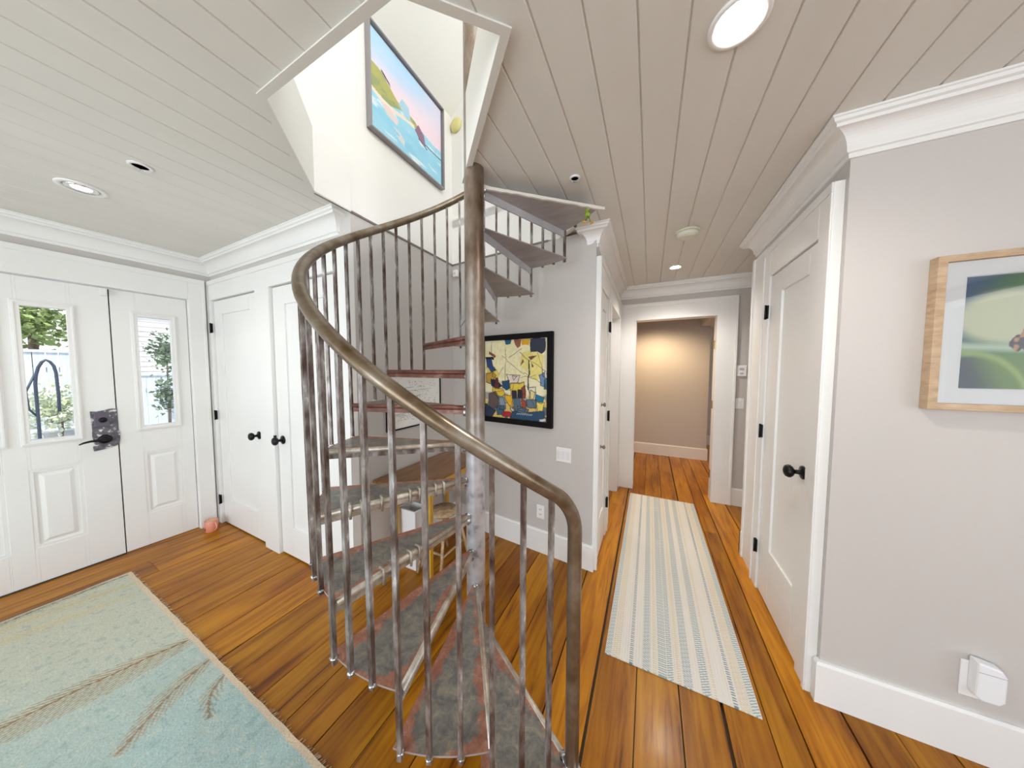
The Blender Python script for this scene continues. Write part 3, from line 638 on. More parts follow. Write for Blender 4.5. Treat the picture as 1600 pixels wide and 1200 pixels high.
def segd(x, y, a, b, c, d):
    vx, vy = c - a, d - b; l = vx * vx + vy * vy or 1e-9; t = max(0, min(1, ((x - a) * vx + (y - b) * vy) / l)); return math.hypot(x - a - vx * t, y - b - vy * t)
def polyedge(p, x, y): return min(segd(x, y, *p[i - 1], *p[i]) for i in range(len(p)))

# cubist-like still life: coordinates x 0..100, y 0..100 from the top
SH = []
def S(c, *p): SH.append((lin(c), [(p[i], p[i + 1]) for i in range(0, len(p), 2)]))
S((250, 243, 196), 8, 8, 30, 2, 60, 4, 72, 20, 60, 48, 40, 55, 20, 45, 5, 30)
S((243, 229, 140), 62, 18, 78, 14, 96, 20, 94, 42, 84, 52, 68, 40, 60, 30)
S((240, 220, 110), 2, 30, 18, 34, 26, 44, 20, 56, 6, 52)
S((30, 96, 128), 33, 0, 46, 0, 44, 6, 36, 7); S((160, 92, 70), 50, 0, 60, 0, 60, 8, 55, 11, 51, 7); S((232, 176, 30), 60, 0, 74, 0, 73, 8, 62, 8)
S((44, 52, 72), 74, 0, 97, 0, 97, 14, 90, 18, 84, 15, 76, 17); S((244, 238, 205), 97, 12, 100, 12, 100, 50, 92, 44, 93, 24)
S((40, 70, 130), 2, 24, 13, 24, 14, 32, 20, 38, 12, 40, 4, 34); S((18, 20, 40), 1, 22, 16, 21, 16, 24, 2, 25)
S((200, 160, 60), 2, 42, 14, 40, 20, 46, 10, 56, 2, 54)
S((150, 80, 50), 8, 13, 20, 20, 18, 22, 8, 17); S((120, 70, 50), 72, 22, 84, 20, 76, 26); S((130, 90, 60), 64, 24, 60, 32, 66, 27); S((120, 80, 60), 76, 28, 80, 35, 77, 36)
S((190, 110, 90), 47, 45, 54, 46, 50, 51); S((246, 232, 220), 38, 44, 58, 44, 56, 54, 42, 55)
S((18, 30, 70), 10, 50, 22, 52, 30, 58, 22, 62, 12, 58); S((110, 40, 40), 19, 49, 23, 49, 25, 62, 17, 62); S((30, 80, 120), 30, 52, 42, 52, 44, 60, 36, 64, 30, 60)
S((236, 200, 60), 14, 60, 30, 62, 34, 70, 24, 76, 12, 66); S((244, 214, 80), 44, 55, 66, 54, 68, 66, 56, 70, 44, 68)
S((30, 24, 60), 46, 64, 54, 64, 54, 74, 46, 74); S((20, 18, 40), 56, 62, 62, 62, 64, 74, 56, 74); S((150, 60, 40), 62, 60, 68, 58, 68, 72, 63, 74)
S((100, 80, 76), 6, 70, 18, 66, 24, 74, 22, 88, 8, 90); S((140, 160, 180), 24, 72, 34, 74, 36, 88, 26, 90); S((244, 190, 30), 34, 70, 46, 70, 48, 86, 40, 84)
S((90, 110, 130), 48, 74, 60, 74, 62, 86, 52, 90); S((170, 70, 50), 62, 74, 70, 76, 68, 88, 63, 86); S((96, 120, 136), 70, 74, 84, 74, 84, 84, 70, 84)
S((20, 120, 160), 83, 66, 96, 70, 92, 78, 83, 76); S((248, 226, 110), 84, 76, 96, 76, 94, 88, 86, 88); S((246, 240, 210), 72, 60, 84, 58, 82, 74, 74, 74)
S((240, 228, 150), 74, 62, 82, 64, 80, 73, 75, 73); S((120, 150, 200), 88, 44, 96, 40, 96, 58, 90, 56); S((60, 140, 170), 95, 50, 100, 48, 100, 60, 95, 60)
S((30, 50, 80), 0, 84, 10, 88, 20, 92, 14, 100, 0, 100); S((60, 96, 120), 20, 86, 34, 84, 34, 96, 22, 98); S((240, 220, 200), 42, 84, 50, 88, 46, 92)
S((200, 20, 50), 32, 90, 44, 92, 46, 98, 30, 98); S((24, 74, 110), 46, 90, 96, 88, 98, 100, 44, 100); S((90, 120, 140), 56, 84, 72, 86, 70, 92, 56, 92)
S((240, 240, 240), 88, 97, 98, 96, 98, 100, 88, 100)
LN = [(12, 2, 13, 46), (36, 10, 36, 58), (73, 26, 72, 62), (73, 26, 72, 62), (58, 17, 98, 40), (30, 20, 66, 44), (12, 46, 40, 60), (66, 42, 92, 54), (14, 20, 2, 36), (84, 15, 95, 46), (42, 22, 62, 12), (20, 66, 48, 62), (50, 55, 44, 90), (70, 58, 84, 88), (24, 44, 33, 34), (60, 48, 84, 44)]
def cubist(s, t):
    x, y = s * 100, (1 - t) * 100; wx = x + 2.5 * (vnoise(x * .12, y * .12, 5) - .5); wy = y + 2.5 * (vnoise(x * .12, y * .12, 9) - .5)
    c = lin((238, 226, 170)); c = lerp(c, lin((250, 246, 220)), fbm(x * .06, y * .06, 3))
    if wy > 66:
        v_ = vnoise(wx * .16, wy * .16, 21); c = lerp(c, lin((60, 84, 104)) if v_ > .45 else lin((226, 190, 90)), smooth(66, 70, wy) * (.9 if wy > 80 else .6))
    for col, p in SH:
        if inpoly(p, wx, wy): c = lerp(col, tuple(v * .7 for v in col), .5 * vnoise(x * .4, y * .4, 2))
    e = min(polyedge(p, wx, wy) for _, p in SH[4:] )
    if e < .55 and y > 38: c = lerp(c, lin((30, 28, 40)), .75)
    for l in LN:
        if segd(wx, wy, *l) < .38: c = lerp(c, lin((60, 50, 50)), .7)
    if segd(wx, wy, 73, 26, 72, 62) < .9: c = lin((40, 40, 56))
    if 54 < x < 78 and abs(y - 93 - math.sin(x * 2.1) * .8) < .45: c = lin((200, 205, 200))
    return c
def seascape(s, t):
    x, y = s, 1 - t; n = fbm(s * 6, t * 9, 4)
    hz = .54 + .02 * math.sin(9 * s)
    if y < hz:
        c = lerp(lin((178, 214, 245)), lin((240, 216, 226)), smooth(.05, .50, y + .15 * (n - .5)))
        c = lerp(c, lin((236, 214, 226)), smooth(.5, .95, s) * .6)
    else:
        c = lerp(lin((134, 200, 228)), lin((166, 216, 236)), n)
        c = lerp(c, lin((230, 238, 244)), smooth(.62, .75, fbm(s * 5, t * 16, 8)) * .8)
    hill = .56 - .22 * max(0, 1 - s / .62) - .03 * math.sin(s * 14)
    if s < .62 and hill < y < .60 + .05 * math.sin(s * 11) - .02: c = lerp(lin((176, 174, 100)), lin((150, 160, 110)), smooth(.4, .6, fbm(s * 14, t * 14, 6)))
    if s < .55 and .585 + .03 * math.sin(s * 9) < y < .63 + .03 * math.sin(s * 9): c = lin((236, 222, 206))
    if inpoly([(.33, .50), (.38, .40), (.47, .42), (.50, .56), (.44, .58)], x, y): c = lin((168, 204, 224))
    if inpoly([(.56, .60), (.61, .50), (.70, .56), (.73, .68), (.62, .66)], x, y): c = lin((140, 108, 132))
    if inpoly([(.12, .32), (.22, .38), (.23, .41), (.12, .345)], x, y): c = lin((70, 50, 70))
    if segd(x, y, .62, .66, .75, .70) < .008 or segd(x, y, .72, .66, 1, .66) < .005: c = lin((80, 70, 90))
    if inpoly([(.10, .66), (.2, .64), (.33, .70), (.3, .76), (.18, .74)], x, y) and n > .35: c = lin((226, 208, 206))
    if inpoly([(.24, .80), (.34, .80), (.44, .88), (.4, .92), (.28, .86)], x, y) and n > .4: c = lin((216, 214, 222))
    return c
rs = random.Random(3); SK = []
for _ in range(230):
    rr = rs.choice([(.08, .92, .10, .24), (.10, .75, .28, .42), (.45, .92, .40, .62), (.08, .5, .72, .88), (.2, .9, .55, .66)])
    a = rs.uniform(rr[0], rr[1]); b = rs.uniform(rr[2], rr[3]); g = rs.uniform(-.4, 1.9); l = rs.uniform(.008, .030); SK.append((a, b, a + l * math.cos(g), b + l * math.sin(g)))
SK += [(.08, .27, .45, .235), (.3, .31, .9, .29), (.1, .44, .7, .40), (.12, .74, .55, .70)]
def sketch(s, t):
    x, y = s, 1 - t; d = 1
    for l in SK:
        if abs(l[0] - x) < .5 and abs(l[1] - y) < .08: d = min(d, segd(x, y, *l))
    return lerp(lin((90, 92, 100)), lin((240, 240, 238)), smooth(.0008, .0042, d))
def botanic(s, t):
    x, y = s, 1 - t
    c = lerp(lin((70, 92, 130)), lin((88, 132, 60)), smooth(0, .55, x * .7 + y * .3 + .1 * fbm(x * 3, y * 3)))
    r = math.hypot((x - .40) / .50, (y - .37) / .25); c = lerp(lin((206, 208, 172)), c, smooth(.75, 1.12, r))
    band = y - (.62 + .05 * x); c = lerp(c, lin((196, 212, 188)), smooth(.06, 0, abs(band)) * .9)
    if y > .68: c = lerp(c, lerp(lin((108, 138, 52)), lin((56, 62, 72)), smooth(.35, 0, x + (1 - y) * .5 - .1)), smooth(.68, .74, y))
    q = abs(math.hypot(x - .05, (y - 1.2)) - .52); c = lerp(c, lin((164, 190, 96)), smooth(.05, 0, q) * .8)
    for bx, by, br in ((.43, .60, .055), (.52, .57, .08), (.60, .60, .07), (.50, .50, .04), (.55, .45, .03)):
        if math.hypot((x - bx), (y - by) * .8) < br * (1 + .3 * (vnoise(x * 30, y * 30, 1) - .5)): c = lerp(lin((66, 50, 56)), lin((196, 140, 92)), smooth(.45, .62, vnoise(x * 26, y * 30, 4)))
    return c
def picture(name, loc, rz, x0, x1, z0, z1, depth, fw, fm, label, fn, nx, matw=None, glass=True, inner=None):
    r = root(name, loc, rz, label, 'picture', 'framed pictures on the walls')
    f = MB(); ring(f, x0, x1, z0, z1, fw, -depth, -.001); f.build('picture_frame', fm, r, .0015)
    MB().box(x0 + fw * .5, x1 - fw * .5, -depth * .45, -.002, z0 + fw * .5, z1 - fw * .5).build('backing', 'matboard' if matw else fm, r)
    a, b, c, d = x0 + fw, x1 - fw, z0 + fw, z1 - fw; yy = -depth * .5
    if inner: a += inner; b -= inner; c += inner; d -= inner
    if matw:
        mm = MB(); ring(mm, x0 + fw - .002, x1 - fw + .002, z0 + fw - .002, z1 - fw + .002, matw, yy - .004, yy); mm.build('mat', 'matboard', r)
        a += matw; b -= matw; c += matw; d -= matw
    grid_obj('artwork', fn, nx, int(nx * (d - c) / (b - a)), lambda s, t: (a + (b - a) * s, yy, c + (d - c) * t), 'art', r)
    if glass: MB().box(x0 + fw - .001, x1 - fw + .001, yy - .009, yy - .007, z0 + fw - .001, z1 - fw + .001).build('glass', 'glass', r)
    return r
ang = math.atan2(pd.y, pd.x)
def on_back(xw):   # distance along the slanted back wall for a world x
    return (xw - PA.x) / pd.x
picture('framed_painting', (PA.x, PA.y, 0), ang, on_back(-1.37), on_back(-.672), 1.035, 1.792, .035, .045, 'blackwood', 'abstract still-life painting in yellow, cream and blue, in a black frame beside the stair pole', cubist, 190, glass=False)
picture('framed_painting', (-1.72, 0, 0), PI / 2, 1.335, 2.078, 3.09, 3.77, .045, .012, 'greyframe', 'seaside landscape painting in a grey frame, hung high in the stairwell', seascape, 170, glass=False, inner=.012)
picture('framed_drawing', (-1.72, 0, 0), PI / 2, 1.435, 2.022, 1.036, 1.462, .02, .010, 'blackwood', 'black and white line drawing in a thin black frame behind the stair treads', sketch, 230, glass=False)
picture('framed_photograph', (.0, 1.70, 0), 0, .955, 1.405, 1.350, 1.920, .040, .024, 'fwood', 'macro plant photograph with white mat in a pale wood frame on the right wall', botanic, 120, matw=.058)
picture('framed_print', (0, 3.83, 0), 0, .958, 1.25, 1.60, 1.96, .03, .02, mat('brown_frame', (.16, .08, .05), .5), 'narrow edge of a dark brown framed print at the far right end of the hall', lambda s, t: lin((190, 186, 176)), 20)

# ------------------------------------------------------------------ rugs
FE = [((-2.24, .565), (-2.40, -.05), .115, (150, 112, 70)), ((-2.00, .565), (-1.84, .285), .05, (156, 126, 96)), ((-1.835, .565), (-1.70, .47), .035, (150, 124, 96)),
      ((-3.18, .56), (-3.30, .0), .05, (200, 188, 146)), ((-3.36, .56), (-3.33, -.2), .030, (120, 112, 96)), ((-3.02, .52), (-3.20, -.25), .05, (208, 198, 160)), ((-2.7, -.5), (-1.6, -1.6), .12, (150, 112, 70)), ((-2.9, -.9), (-1.9, -2.2), .12, (196, 178, 120))]
def rugcol(s, t):
    x = -3.395 + 2.40 * s; y = -2.72 + 3.30 * t
    n = fbm(x * 2.2, y * 2.2, 1); g = smooth(-3.0, -1.5, x + (n - .5) * 1.2)
    c = lerp(lin((206, 207, 188)), lin((176, 204, 203)), g)
    c = lerp(c, lin((198, 204, 190)), .5 * fbm(x * 7, y * 7, 7))
    if y > -.8:
        k = vnoise(x * 60, y * 60, 11)
        if k > .8: c = lerp(c, lin((140, 166, 164)), .35)
        elif k < .18: c = lerp(c, lin((220, 220, 200)), .35)
    for (ax, ay), (bx, by), w_, col in FE:
        L = math.hypot(bx - ax, by - ay); ux, uy = (bx - ax) / L, (by - ay) / L
        l = (x - ax) * ux + (y - ay) * uy; d = (x - ax) * -uy + (y - ay) * ux
        if 0 < l < L + .05:
            d += .02 * math.sin(l / L * 3); ww = w_ * (.25 + .9 * math.sin(min(1, l / L) * PI * .8 + .25)); ad = abs(d)
            if w_ > .1 and d < 0: ww *= .45
            if ad < .004: c = lerp(c, lin(col), .9)
            elif ad < ww:
                q = math.sin((l - ad * 2.3) * 170); 
                if q > .1: c = lerp(c, lin(col), .75 * (1 - ad / ww * .45))
                elif q < -.6: c = lerp(c, lin((222, 208, 170)), .45)
    if y > .580 - .020 or x > -.995 - .0 - .02 and False: c = lin((224, 204, 176))
    return c
rug = grid_obj('area_rug', rugcol, 440, 560, lambda s, t: (-3.395 + 2.40 * s + .002 * math.sin(t * 90), -2.72 + 3.30 * t + .0012 * math.sin(s * 90) * (t > .99), .011), 'rug', None, .010)
tag(rug, 'large pale green and aqua rug with tan feather pattern, by the entry door', 'rug', 'rugs on the wood floor')
rf = MB(); rnd = random.Random(5)
for i in range(170):
    xx = -3.38 + rnd.random() * 2.36; rf.tube([(xx, .578, .008), (xx + rnd.uniform(-.006, .006), .588 + rnd.random() * .009, .004)], .0011, 4, False)
fr_ = rf.build('fringe', mat('rug_thread', lin((222, 204, 178)), .9), rug); tag(fr_, kind='stuff')
def runcol(s, t):
    x, y = s * 18.0, t * 2.165
    base = lin((230, 228, 222)); bl = lin((150, 174, 182)); ta = lin((218, 206, 178)); dk = lin((112, 140, 154))
    per = [(bl, 1, .6), (ta, -1, .8), (base, 0, 1), (dk, 0, .3), (base, 0, 1), (bl, 1, .8), (ta, 0, .25), (bl, 0, .8), (bl, -1, .5), (ta, -1, .4), (bl, 1, .8), (base, 0, 1), (bl, -1, .8), (ta, 0, .25), (base, 0, 1), (dk, 0, .3), (ta, 1, .8), (bl, -1, .6)]
    k = [0, 0, 0, 0]; i = min(17, int(x)); c, sl_, wd = per[i]; f = x - i
    if c == base: return base
    q = (y / .0125 + sl_ * f * 1.6) % 1.0
    if abs(f - .5) < wd * .5 + .1 and q < .48: return lerp(base, c, .95)
    if f < .10: return lerp(base, ta, .35)
    return base
run = grid_obj('runner_rug', runcol, 156, 780, lambda s, t: (-.178 + .648 * s, 1.492 + 2.155 * t, .007 + .0006 * math.sin(s * 300)), 'runner', None, .006)
tag(run, 'narrow cream runner rug with blue and tan herringbone stripes, in the hallway', 'rug', 'rugs on the wood floor')

# ------------------------------------------------------------------ small things
mg = root('coffee_mug', (-3.615, 1.075, 0), 0, 'peach coloured ceramic mug standing on the floor in the entry corner', 'mug')
MB().lathe([(.0, 0), (.040, 0), (.044, .004), (.046, .05), (.046, .100), (.043, .104), (.041, .100), (.041, .02), (.0, .016)], n=28).build('mug_body', 'mug', mg)
MB().tube([(.044, .006, .085), (.066, .009, .088), (.078, .011, .07), (.078, .011, .045), (.066, .009, .025), (.044, .006, .022)], .006, 8).build('handle', 'mug', mg)
MB().box(.010, .016, -.0472, -.0445, .022, .048).build('printed_mark', 'mugmark', mg)
MB().lathe([(.0405, .098), (.0445, .1045), (.0465, .099)], n=28).build('rim', 'mugin', mg)

def plate(name, loc, rz, w_, h_, n, label, cat, kind='switch', group=None):
    r = root(name, loc, rz, label, cat, group)
    MB().box(-w_ / 2, w_ / 2, -.006, -.0003, -h_ / 2, h_ / 2).build('cover_plate', 'plastic', r, .002)
    for i in range(n):
        cx_ = (i - (n - 1) / 2) * .037 if kind == 'switch' else 0
        if kind == 'switch': MB().box(cx_ - .014, cx_ + .014, -.010, -.006, -.032, .032).build('rocker', mat('rocker_white', (.78, .78, .80), .3), r, .002)
        else:
            o = MB().box(-.017, .017, -.008, -.006, .005 - .04 * i, .035 - .04 * i).build('socket', 'plastic', r, .002)
            MB().box(-.008, -.005, -.0086, -.0078, .014 - .04 * i, .028 - .04 * i).box(.005, .008, -.0086, -.0078, .014 - .04 * i, .028 - .04 * i).build('slots', 'darkvoid', o)
    return r
def backp(xw, z): s = on_back(xw); return (PA.x + pd.x * s, PA.y + pd.y * s, z)
plate('light_switch', backp(-.585, .838), ang, .122, .112, 3, 'white triple light switch plate below and right of the abstract painting', 'light switch', group='light switches')
plate('wall_outlet', backp(-.778, .335), ang, .068, .110, 2, 'white wall outlet above the baseboard, behind the stair balusters', 'outlet', 'outlet')
plate('light_switch', (.882, 3.83, 1.132), 0, .075, .112, 1, 'white light switch right of the far doorway, under the thermostat', 'light switch', group='light switches')
th = root('thermostat', (.885, 3.83, 1.486), 0, 'white square thermostat on the wall right of the far doorway', 'thermostat')
MB().box(-.043, .043, -.02, -.0005, -.058, .058).build('case', 'plastic', th, .004); MB().box(-.02, .02, -.0212, -.0195, .005, .03).build('display', mat('lcd_grey', (.45, .48, .45), .3), th)
MB().box(-.015, .015, -.023, -.019, -.035, -.02).build('button', mat('button_grey', (.5, .5, .5), .4), th)
pg = root('plug_in_air_freshener', (1.152, 1.70, .325), 0, 'white plug-in device on the outlet low on the right wall', 'plug-in device')
MB().box(-.042, .040, -.006, -.0005, -.082, .060).build('outlet_plate', 'plastic', pg, .002)
bd_ = MB(); o8 = [(-.026, -.045), (-.012, -.058), (.030, -.058), (.043, -.040), (.043, .055), (.030, .078), (-.026, .088)]
nn_ = len(o8); bd_.add([(a, -.006, b) for a, b in o8] + [(a, -.045, b) for a, b in o8], [tuple(range(nn_)), tuple(range(2 * nn_ - 1, nn_ - 1, -1))] + [(i, (i + 1) % nn_, nn_ + (i + 1) % nn_, nn_ + i) for i in range(nn_)])
body_ = bd_.build('body', mat('device_white', (.83, .85, .88), .3), pg, .006)
MB().box(-.024, .040, -.0462, -.0445, .052, .0535).build('seam', mat('seam_grey', (.4, .42, .46), .5), body_)
ms = root('motion_sensor', (-1.66, 2.2235, 2.395), ang, 'small white motion sensor box high in the stairwell corner', 'sensor')
MB().box(-.025, .025, -.035, -.0003, -.032, .032).build('case', 'plastic', ms, .006); MB().lathe([(.011, -.035), (.010, -.038), (0, -.039)], axis='y', n=16).build('lens', mat('lens_grey', (.7, .7, .72), .3), ms)
ud = root('stairwell_alarm', (-1.655, 2.2283, 3.735), ang, 'yellowed round alarm high on the upper stairwell wall', 'smoke detector')
MB().lathe([(.062, -.0005), (.062, -.012), (.052, -.026), (.03, -.032), (0, -.033)], axis='y', n=28).build('cover', 'yellowed', ud)
for dx, dz in ((0, .035), (-.02, -.03), (.02, -.028)): MB().blob((dx, -.027, dz), .004, .003, .004, 6, 4).build('screw', 'darkvoid', ud)

def downlight(loc, r, label, lens=True, gimbal=False):
    o = root('recessed_light', loc, 0, label, 'ceiling light', 'recessed ceiling lights')
    MB().lathe([(r, -.0005), (r, -.006), (r * .9, -.009), (r * .74, -.006), (r * .72, -.0008)], n=36).build('trim_ring', 'white', o)
    MB().lathe([(0, -.0016), (r * .74, -.0016)], n=32).build('lamp_lens', 'lens' , o) if not gimbal else MB().lathe([(0, -.004), (r * .42, -.004), (r * .45, -.0015)], (.0, .0, 0), n=24).build('lamp_lens', 'lens', o)
    if gimbal:
        MB().lathe([(r * .45, -.0025), (r * .6, -.012), (r * .73, -.004)], n=28).build('gimbal_ring', 'chrome', o)
    return o
downlight((.205, 1.062, CZ), .075, 'bright recessed ceiling light nearest the camera at the top of the photo')
downlight((.20, 3.236, CZ), .058, 'lit recessed ceiling light at the far end of the hallway')
downlight((-2.855, .415, CZ), .085, 'lit recessed spotlight with tilting ring over the entry', gimbal=True)
sd = root('smoke_detector', (.22, 2.452, CZ), 0, 'round off-white smoke detector on the hallway ceiling', 'smoke detector')
MB().lathe([(.080, -.0005), (.080, -.012), (.074, -.014)], n=36).build('base', 'cream', sd)
MB().lathe([(.068, -.014), (.072, -.022), (.066, -.038), (.040, -.046), (0, -.047)], n=36).build('cover', mat('detector_white', (.72, .73, .64), .4), sd)
MB().lathe([(.050, -.0435), (.046, -.049), (.040, -.0455)], n=28).build('grille', 'cream', sd)
for loc, lab, rr_ in (((-.378, 1.525, CZ), 'small ceiling sprinkler head next to the top stair tread', .028), ((-2.29, .503, CZ), 'ceiling sprinkler in a dark cup above the entry', .042)):
    sp2 = root('fire_sprinkler', loc, 0, lab, 'sprinkler', 'ceiling sprinklers')
    MB().lathe([(rr_, -.0005), (rr_, -.005), (rr_ * .72, -.008), (rr_ * .68, -.001)], n=28).build('escutcheon', 'white', sp2)
    MB().lathe([(0, -.0015), (rr_ * .68, -.0015)], n=24).build('cup', 'darkvoid', sp2)
    MB().lathe([(.005, -.0015), (.004, -.016), (.009, -.018), (.009, -.020), (0, -.021)], n=14).build('sprinkler_head', 'chrome', sp2)

# console table against the stairwell wall, stool and bin under it
tb = root('console_table', (-1.505, 1.70, 0), 0, 'narrow console table with brown top and ochre painted legs behind the stairs', 'table')
MB().box(-.195, .205, -.40, .40, .715, .735).build('table_top', 'tabletop', tb, .004)
def apron(x0, y0, x1, y1):
    m = MB(); n_ = 12; d = Vector((x1 - x0, y1 - y0)).normalized(); nn = Vector((-d.y, d.x)) * .009; vs = []
    for i in range(n_ + 1):
        t = i / n_; zb = .60 + .065 * math.sin(min(1, t * 1.0) * PI) ** .6; X_, Y_ = x0 + (x1 - x0) * t, y0 + (y1 - y0) * t
        for sg in (-1, 1): vs += [(X_ + nn.x * sg, Y_ + nn.y * sg, zb), (X_ + nn.x * sg, Y_ + nn.y * sg, .715)]
    fs = []
    for i in range(n_): b = i * 4; fs += [(b, b + 1, b + 5, b + 4), (b + 2, b + 6, b + 7, b + 3), (b, b + 4, b + 6, b + 2)]
    m.add(vs, fs + [(0, 2, 3, 1), (n_ * 4, n_ * 4 + 1, n_ * 4 + 3, n_ * 4 + 2)]); m.build('apron', 'tableleg', tb)
apron(.165, -.22, .165, .33); apron(-.15, -.24, .16, -.24)
for lx, ly in ((.165, -.235), (.165, .34), (-.155, -.235), (-.155, .34)): MB().tube([(lx, ly, 0), (lx, ly, .35), (lx, ly, .715)], [.017, .020, .024], 4, square=True).build('leg', 'tableleg', tb)
stl = root('bamboo_stool', (-1.40, 1.68, 0), 0, 'low bamboo stool with splayed legs under the console table', 'stool')
MB().lathe([(0, .40), (.10, .40), (.11, .41), (.11, .425), (0, .43)], n=20).build('seat', 'bamboo', stl)
for dx, dy in ((-1, -1), (1, -1), (1, 1), (-1, 1)): MB().tube([(dx * .105, dy * .17, 0), (dx * .095, dy * .14, .13), (dx * .07, dy * .08, .40)], [.011, .012, .011], 8).build('leg', 'bamboo', stl)
MB().tube([(-.09, -.13, .16), (.09, -.13, .16)], .008, 8).tube([(.09, -.13, .14), (.09, .13, .14)], .008, 8).tube([(-.09, -.13, .14), (-.09, .13, .14)], .008, 8).build('stretcher', 'bamboo', stl)
bn = root('storage_bin', (-1.60, 1.56, 0), 0, 'plain white bin on the floor under the console table', 'bin')
bnm = MB(); 
bnm.add([(-.075, -.05, 0), (.075, -.05, 0), (.075, .05, 0), (-.075, .05, 0), (-.085, -.06, .46), (.085, -.06, .46), (.085, .06, .46), (-.085, .06, .46), (-.079, -.054, .46), (.079, -.054, .46), (.079, .054, .46), (-.079, .054, .46), (-.07, -.045, .02), (.07, -.045, .02), (.07, .045, .02), (-.07, .045, .02)],
        [(0, 1, 2, 3), (0, 1, 5, 4), (1, 2, 6, 5), (2, 3, 7, 6), (3, 0, 4, 7), (4, 5, 9, 8), (5, 6, 10, 9), (6, 7, 11, 10), (7, 4, 8, 11), (8, 9, 13, 12), (9, 10, 14, 13), (10, 11, 15, 14), (11, 8, 12, 15), (12, 13, 14, 15)])
bnm.build('bin_body', 'bin', bn, .004); rl = MB(); 
MB().tube([(-.088, -.063, .455), (.088, -.063, .455), (.088, .063, .455), (-.088, .063, .455), (-.088, -.063, .455)], .005, 8).build('rim', 'bin', bn)
# little green figurine hanging from the tip of the top tread
fg = root('green_figurine', (-.335, 1.655, 2.392), .7, 'tiny green figurine with yellow feet hanging from the top tread tip', 'figurine')
MB().blob((0, 0, -.022), .016, .014, .024, 14, 10).blob((0, .002, .001), .011, .010, .009, 12, 8).build('body', 'frog', fg)
for sx in (-1, 1):
    lg = MB().tube([(sx * .008, 0, -.040), (sx * .016, .002, -.052), (sx * .020, .003, -.066)], .003, 8).build('leg', 'frog', fg)
    MB().blob((sx * .022, 0, -.070), .008, .010, .006, 10, 6).blob((sx * .028, -.006, -.070), .005, .006, .004, 8, 5).blob((sx * .018, -.008, -.072), .005, .006, .004, 8, 5).build('foot', 'frogfoot', lg)

# ------------------------------------------------------------------ outside, seen through the entry glass
struct('ground', MB().box(-20, -3.93, -12, 14, -.3, -.12), 'concrete')
struct('step_1', MB().box(-5.6, -3.93, -.8, 1.8, -.12, -.03).box(-6.2, -5.6, -.8, 1.8, -.12, -.07), 'concrete')
def fence(x, y0, y1, h, label):
    r = root('board_fence', (x, (y0 + y1) / 2, -.12), 0, label, 'fence', 'pale blue board fences outside'); m = MB(); y = y0 - (y0 + y1) / 2; e = (y1 - y0) / 2
    while y < e: m.box(-.012, .012, y, y + .095, .05, h); y += .105
    m.build('boards', 'fence', r); MB().box(-.055, -.012, -e, e, .3, .38).box(-.055, -.012, -e, e, h - .3, h - .22).build('rail', 'fence', r); MB().box(-.03, .03, -e, e, h, h + .04).build('cap_rail', 'fence', r)
fence(-8.2, -3, 1.45, 1.86, 'pale blue board fence seen through the glass of the entry door')
fence(-7.7, 1.5, 4.5, 1.50, 'pale blue board fence seen through the sidelight')
hs = root('neighbour_house', (-11, 3.6, -.12), 0, 'white shingled house wall seen through the sidelight', 'house')
hm = MB()
for i in range(30): z = .12 * i; hm.add([(0, -2.2, z), (0, 4, z), (-.02, 4, z + .125), (-.02, -2.2, z + .125), (-.3, -2.2, z), (-.3, 4, z), (-.3, 4, z + .125), (-.3, -2.2, z + .125)], [(0, 1, 2, 3), (0, 3, 7, 4), (1, 5, 6, 2), (0, 4, 5, 1), (3, 2, 6, 7), (4, 7, 6, 5)])
hm.build('shingle_wall', 'shingle', hs)
MB().add([(.35, -2.5, 3.5), (.35, 4.2, 3.5), (-3, 4.2, 5.2), (-3, -2.5, 5.2), (.35, -2.5, 3.6), (.35, 4.2, 3.6), (-3, 4.2, 5.3), (-3, -2.5, 5.3)], [(0, 1, 2, 3), (7, 6, 5, 4), (0, 4, 5, 1), (1, 5, 6, 2), (2, 6, 7, 3), (3, 7, 4, 0)]).build('roof', mat('roof_grey', (.35, .37, .42), .8), hs)
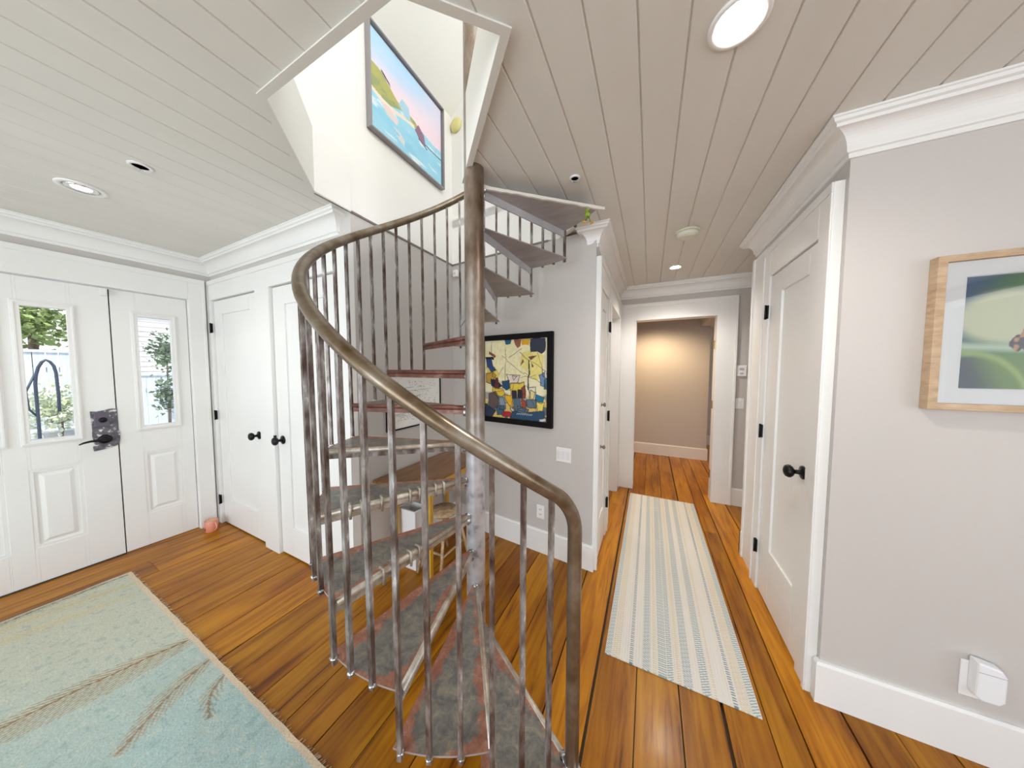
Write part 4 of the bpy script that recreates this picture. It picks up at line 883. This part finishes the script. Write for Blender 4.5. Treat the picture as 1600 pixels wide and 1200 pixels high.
def leafy(name, loc, rx, ry, rz, n, m, label, cat, size=.09, trunk=.0, tr=.012):
    r = root(name, loc, 0, label, cat); rnd = random.Random(int(abs(loc[0] * 100 + loc[1] * 37))); f = MB()
    for _ in range(n):
        a, b, q = rnd.gauss(0, .45), rnd.gauss(0, .45), rnd.gauss(0, .45); c = Vector((a * rx, b * ry, trunk + rz + q * rz)); u = Vector((rnd.uniform(-1, 1), rnd.uniform(-1, 1), rnd.uniform(-.5, 1))).normalized(); v = u.cross(Vector((rnd.uniform(-1, 1), rnd.uniform(-1, 1), rnd.uniform(-1, 1)))).normalized(); s_ = size * rnd.uniform(.6, 1.3)
        f.add([c, c + u * s_ * .5 + v * s_ * .3, c + u * s_, c + u * s_ * .5 - v * s_ * .3], [(0, 1, 2, 3)])
    f.build('foliage', m, r, fix=False)
    MB().tube([(0, 0, 0), (.03, .02, trunk + rz * .5), (0, .05, trunk + rz * 1.4)], [tr, tr * .8, tr * .4], 8).build('trunk', 'bark', r)
leafy('garden_tree', (-9.5, .78, -.12), .5, .5, .42, 1100, 'leaf', 'leafy green tree behind the fence, seen through the entry door glass', 'tree', .11, 2.0, .06)
leafy('flowering_bush', (-7.2, .74, -.12), .28, .34, .36, 1000, 'pale', 'pale flowering bush in front of the fence, seen through the entry door glass', 'bush', .07, .72)
leafy('garden_shrub', (-7.1, 1.68, -.12), .16, .16, .32, 420, 'leafd', 'dark thin shrub seen through the sidelight', 'bush', .07, 1.55)
leafy('low_plant', (-6.5, 1.54, -.12), .10, .12, .26, 300, 'leafd', 'low green plant at the foot of the fence, seen through the sidelight', 'plant', .07, .95)
struct('step_2', MB().box(-7.9, -6.75, -2, 1.3, -.12, .42).box(-7.9, -7.3, -2, 1.3, .42, .62), 'concrete')
hk = root('garden_arch', (-6.4, .50, -.12), 0, 'dark curved iron plant hanger outside the entry door glass', 'plant hanger')
MB().tube([(0, .03, 0), (0, .03, 1.0), (0, .03, 1.45), (0, .038, 1.54), (0, .055, 1.63), (0, .08, 1.695), (0, .105, 1.72), (0, .13, 1.70), (0, .152, 1.65), (0, .163, 1.57), (0, .168, 1.3), (0, .165, 1.1)], .013, 8).build('curved_rod', 'iron', hk)
MB().tube([(0, .03, 1.55), (0, -.03, 1.35), (0, -.02, 1.15), (0, .03, 1.05)], .009, 8).build('side_scroll', 'iron', hk)
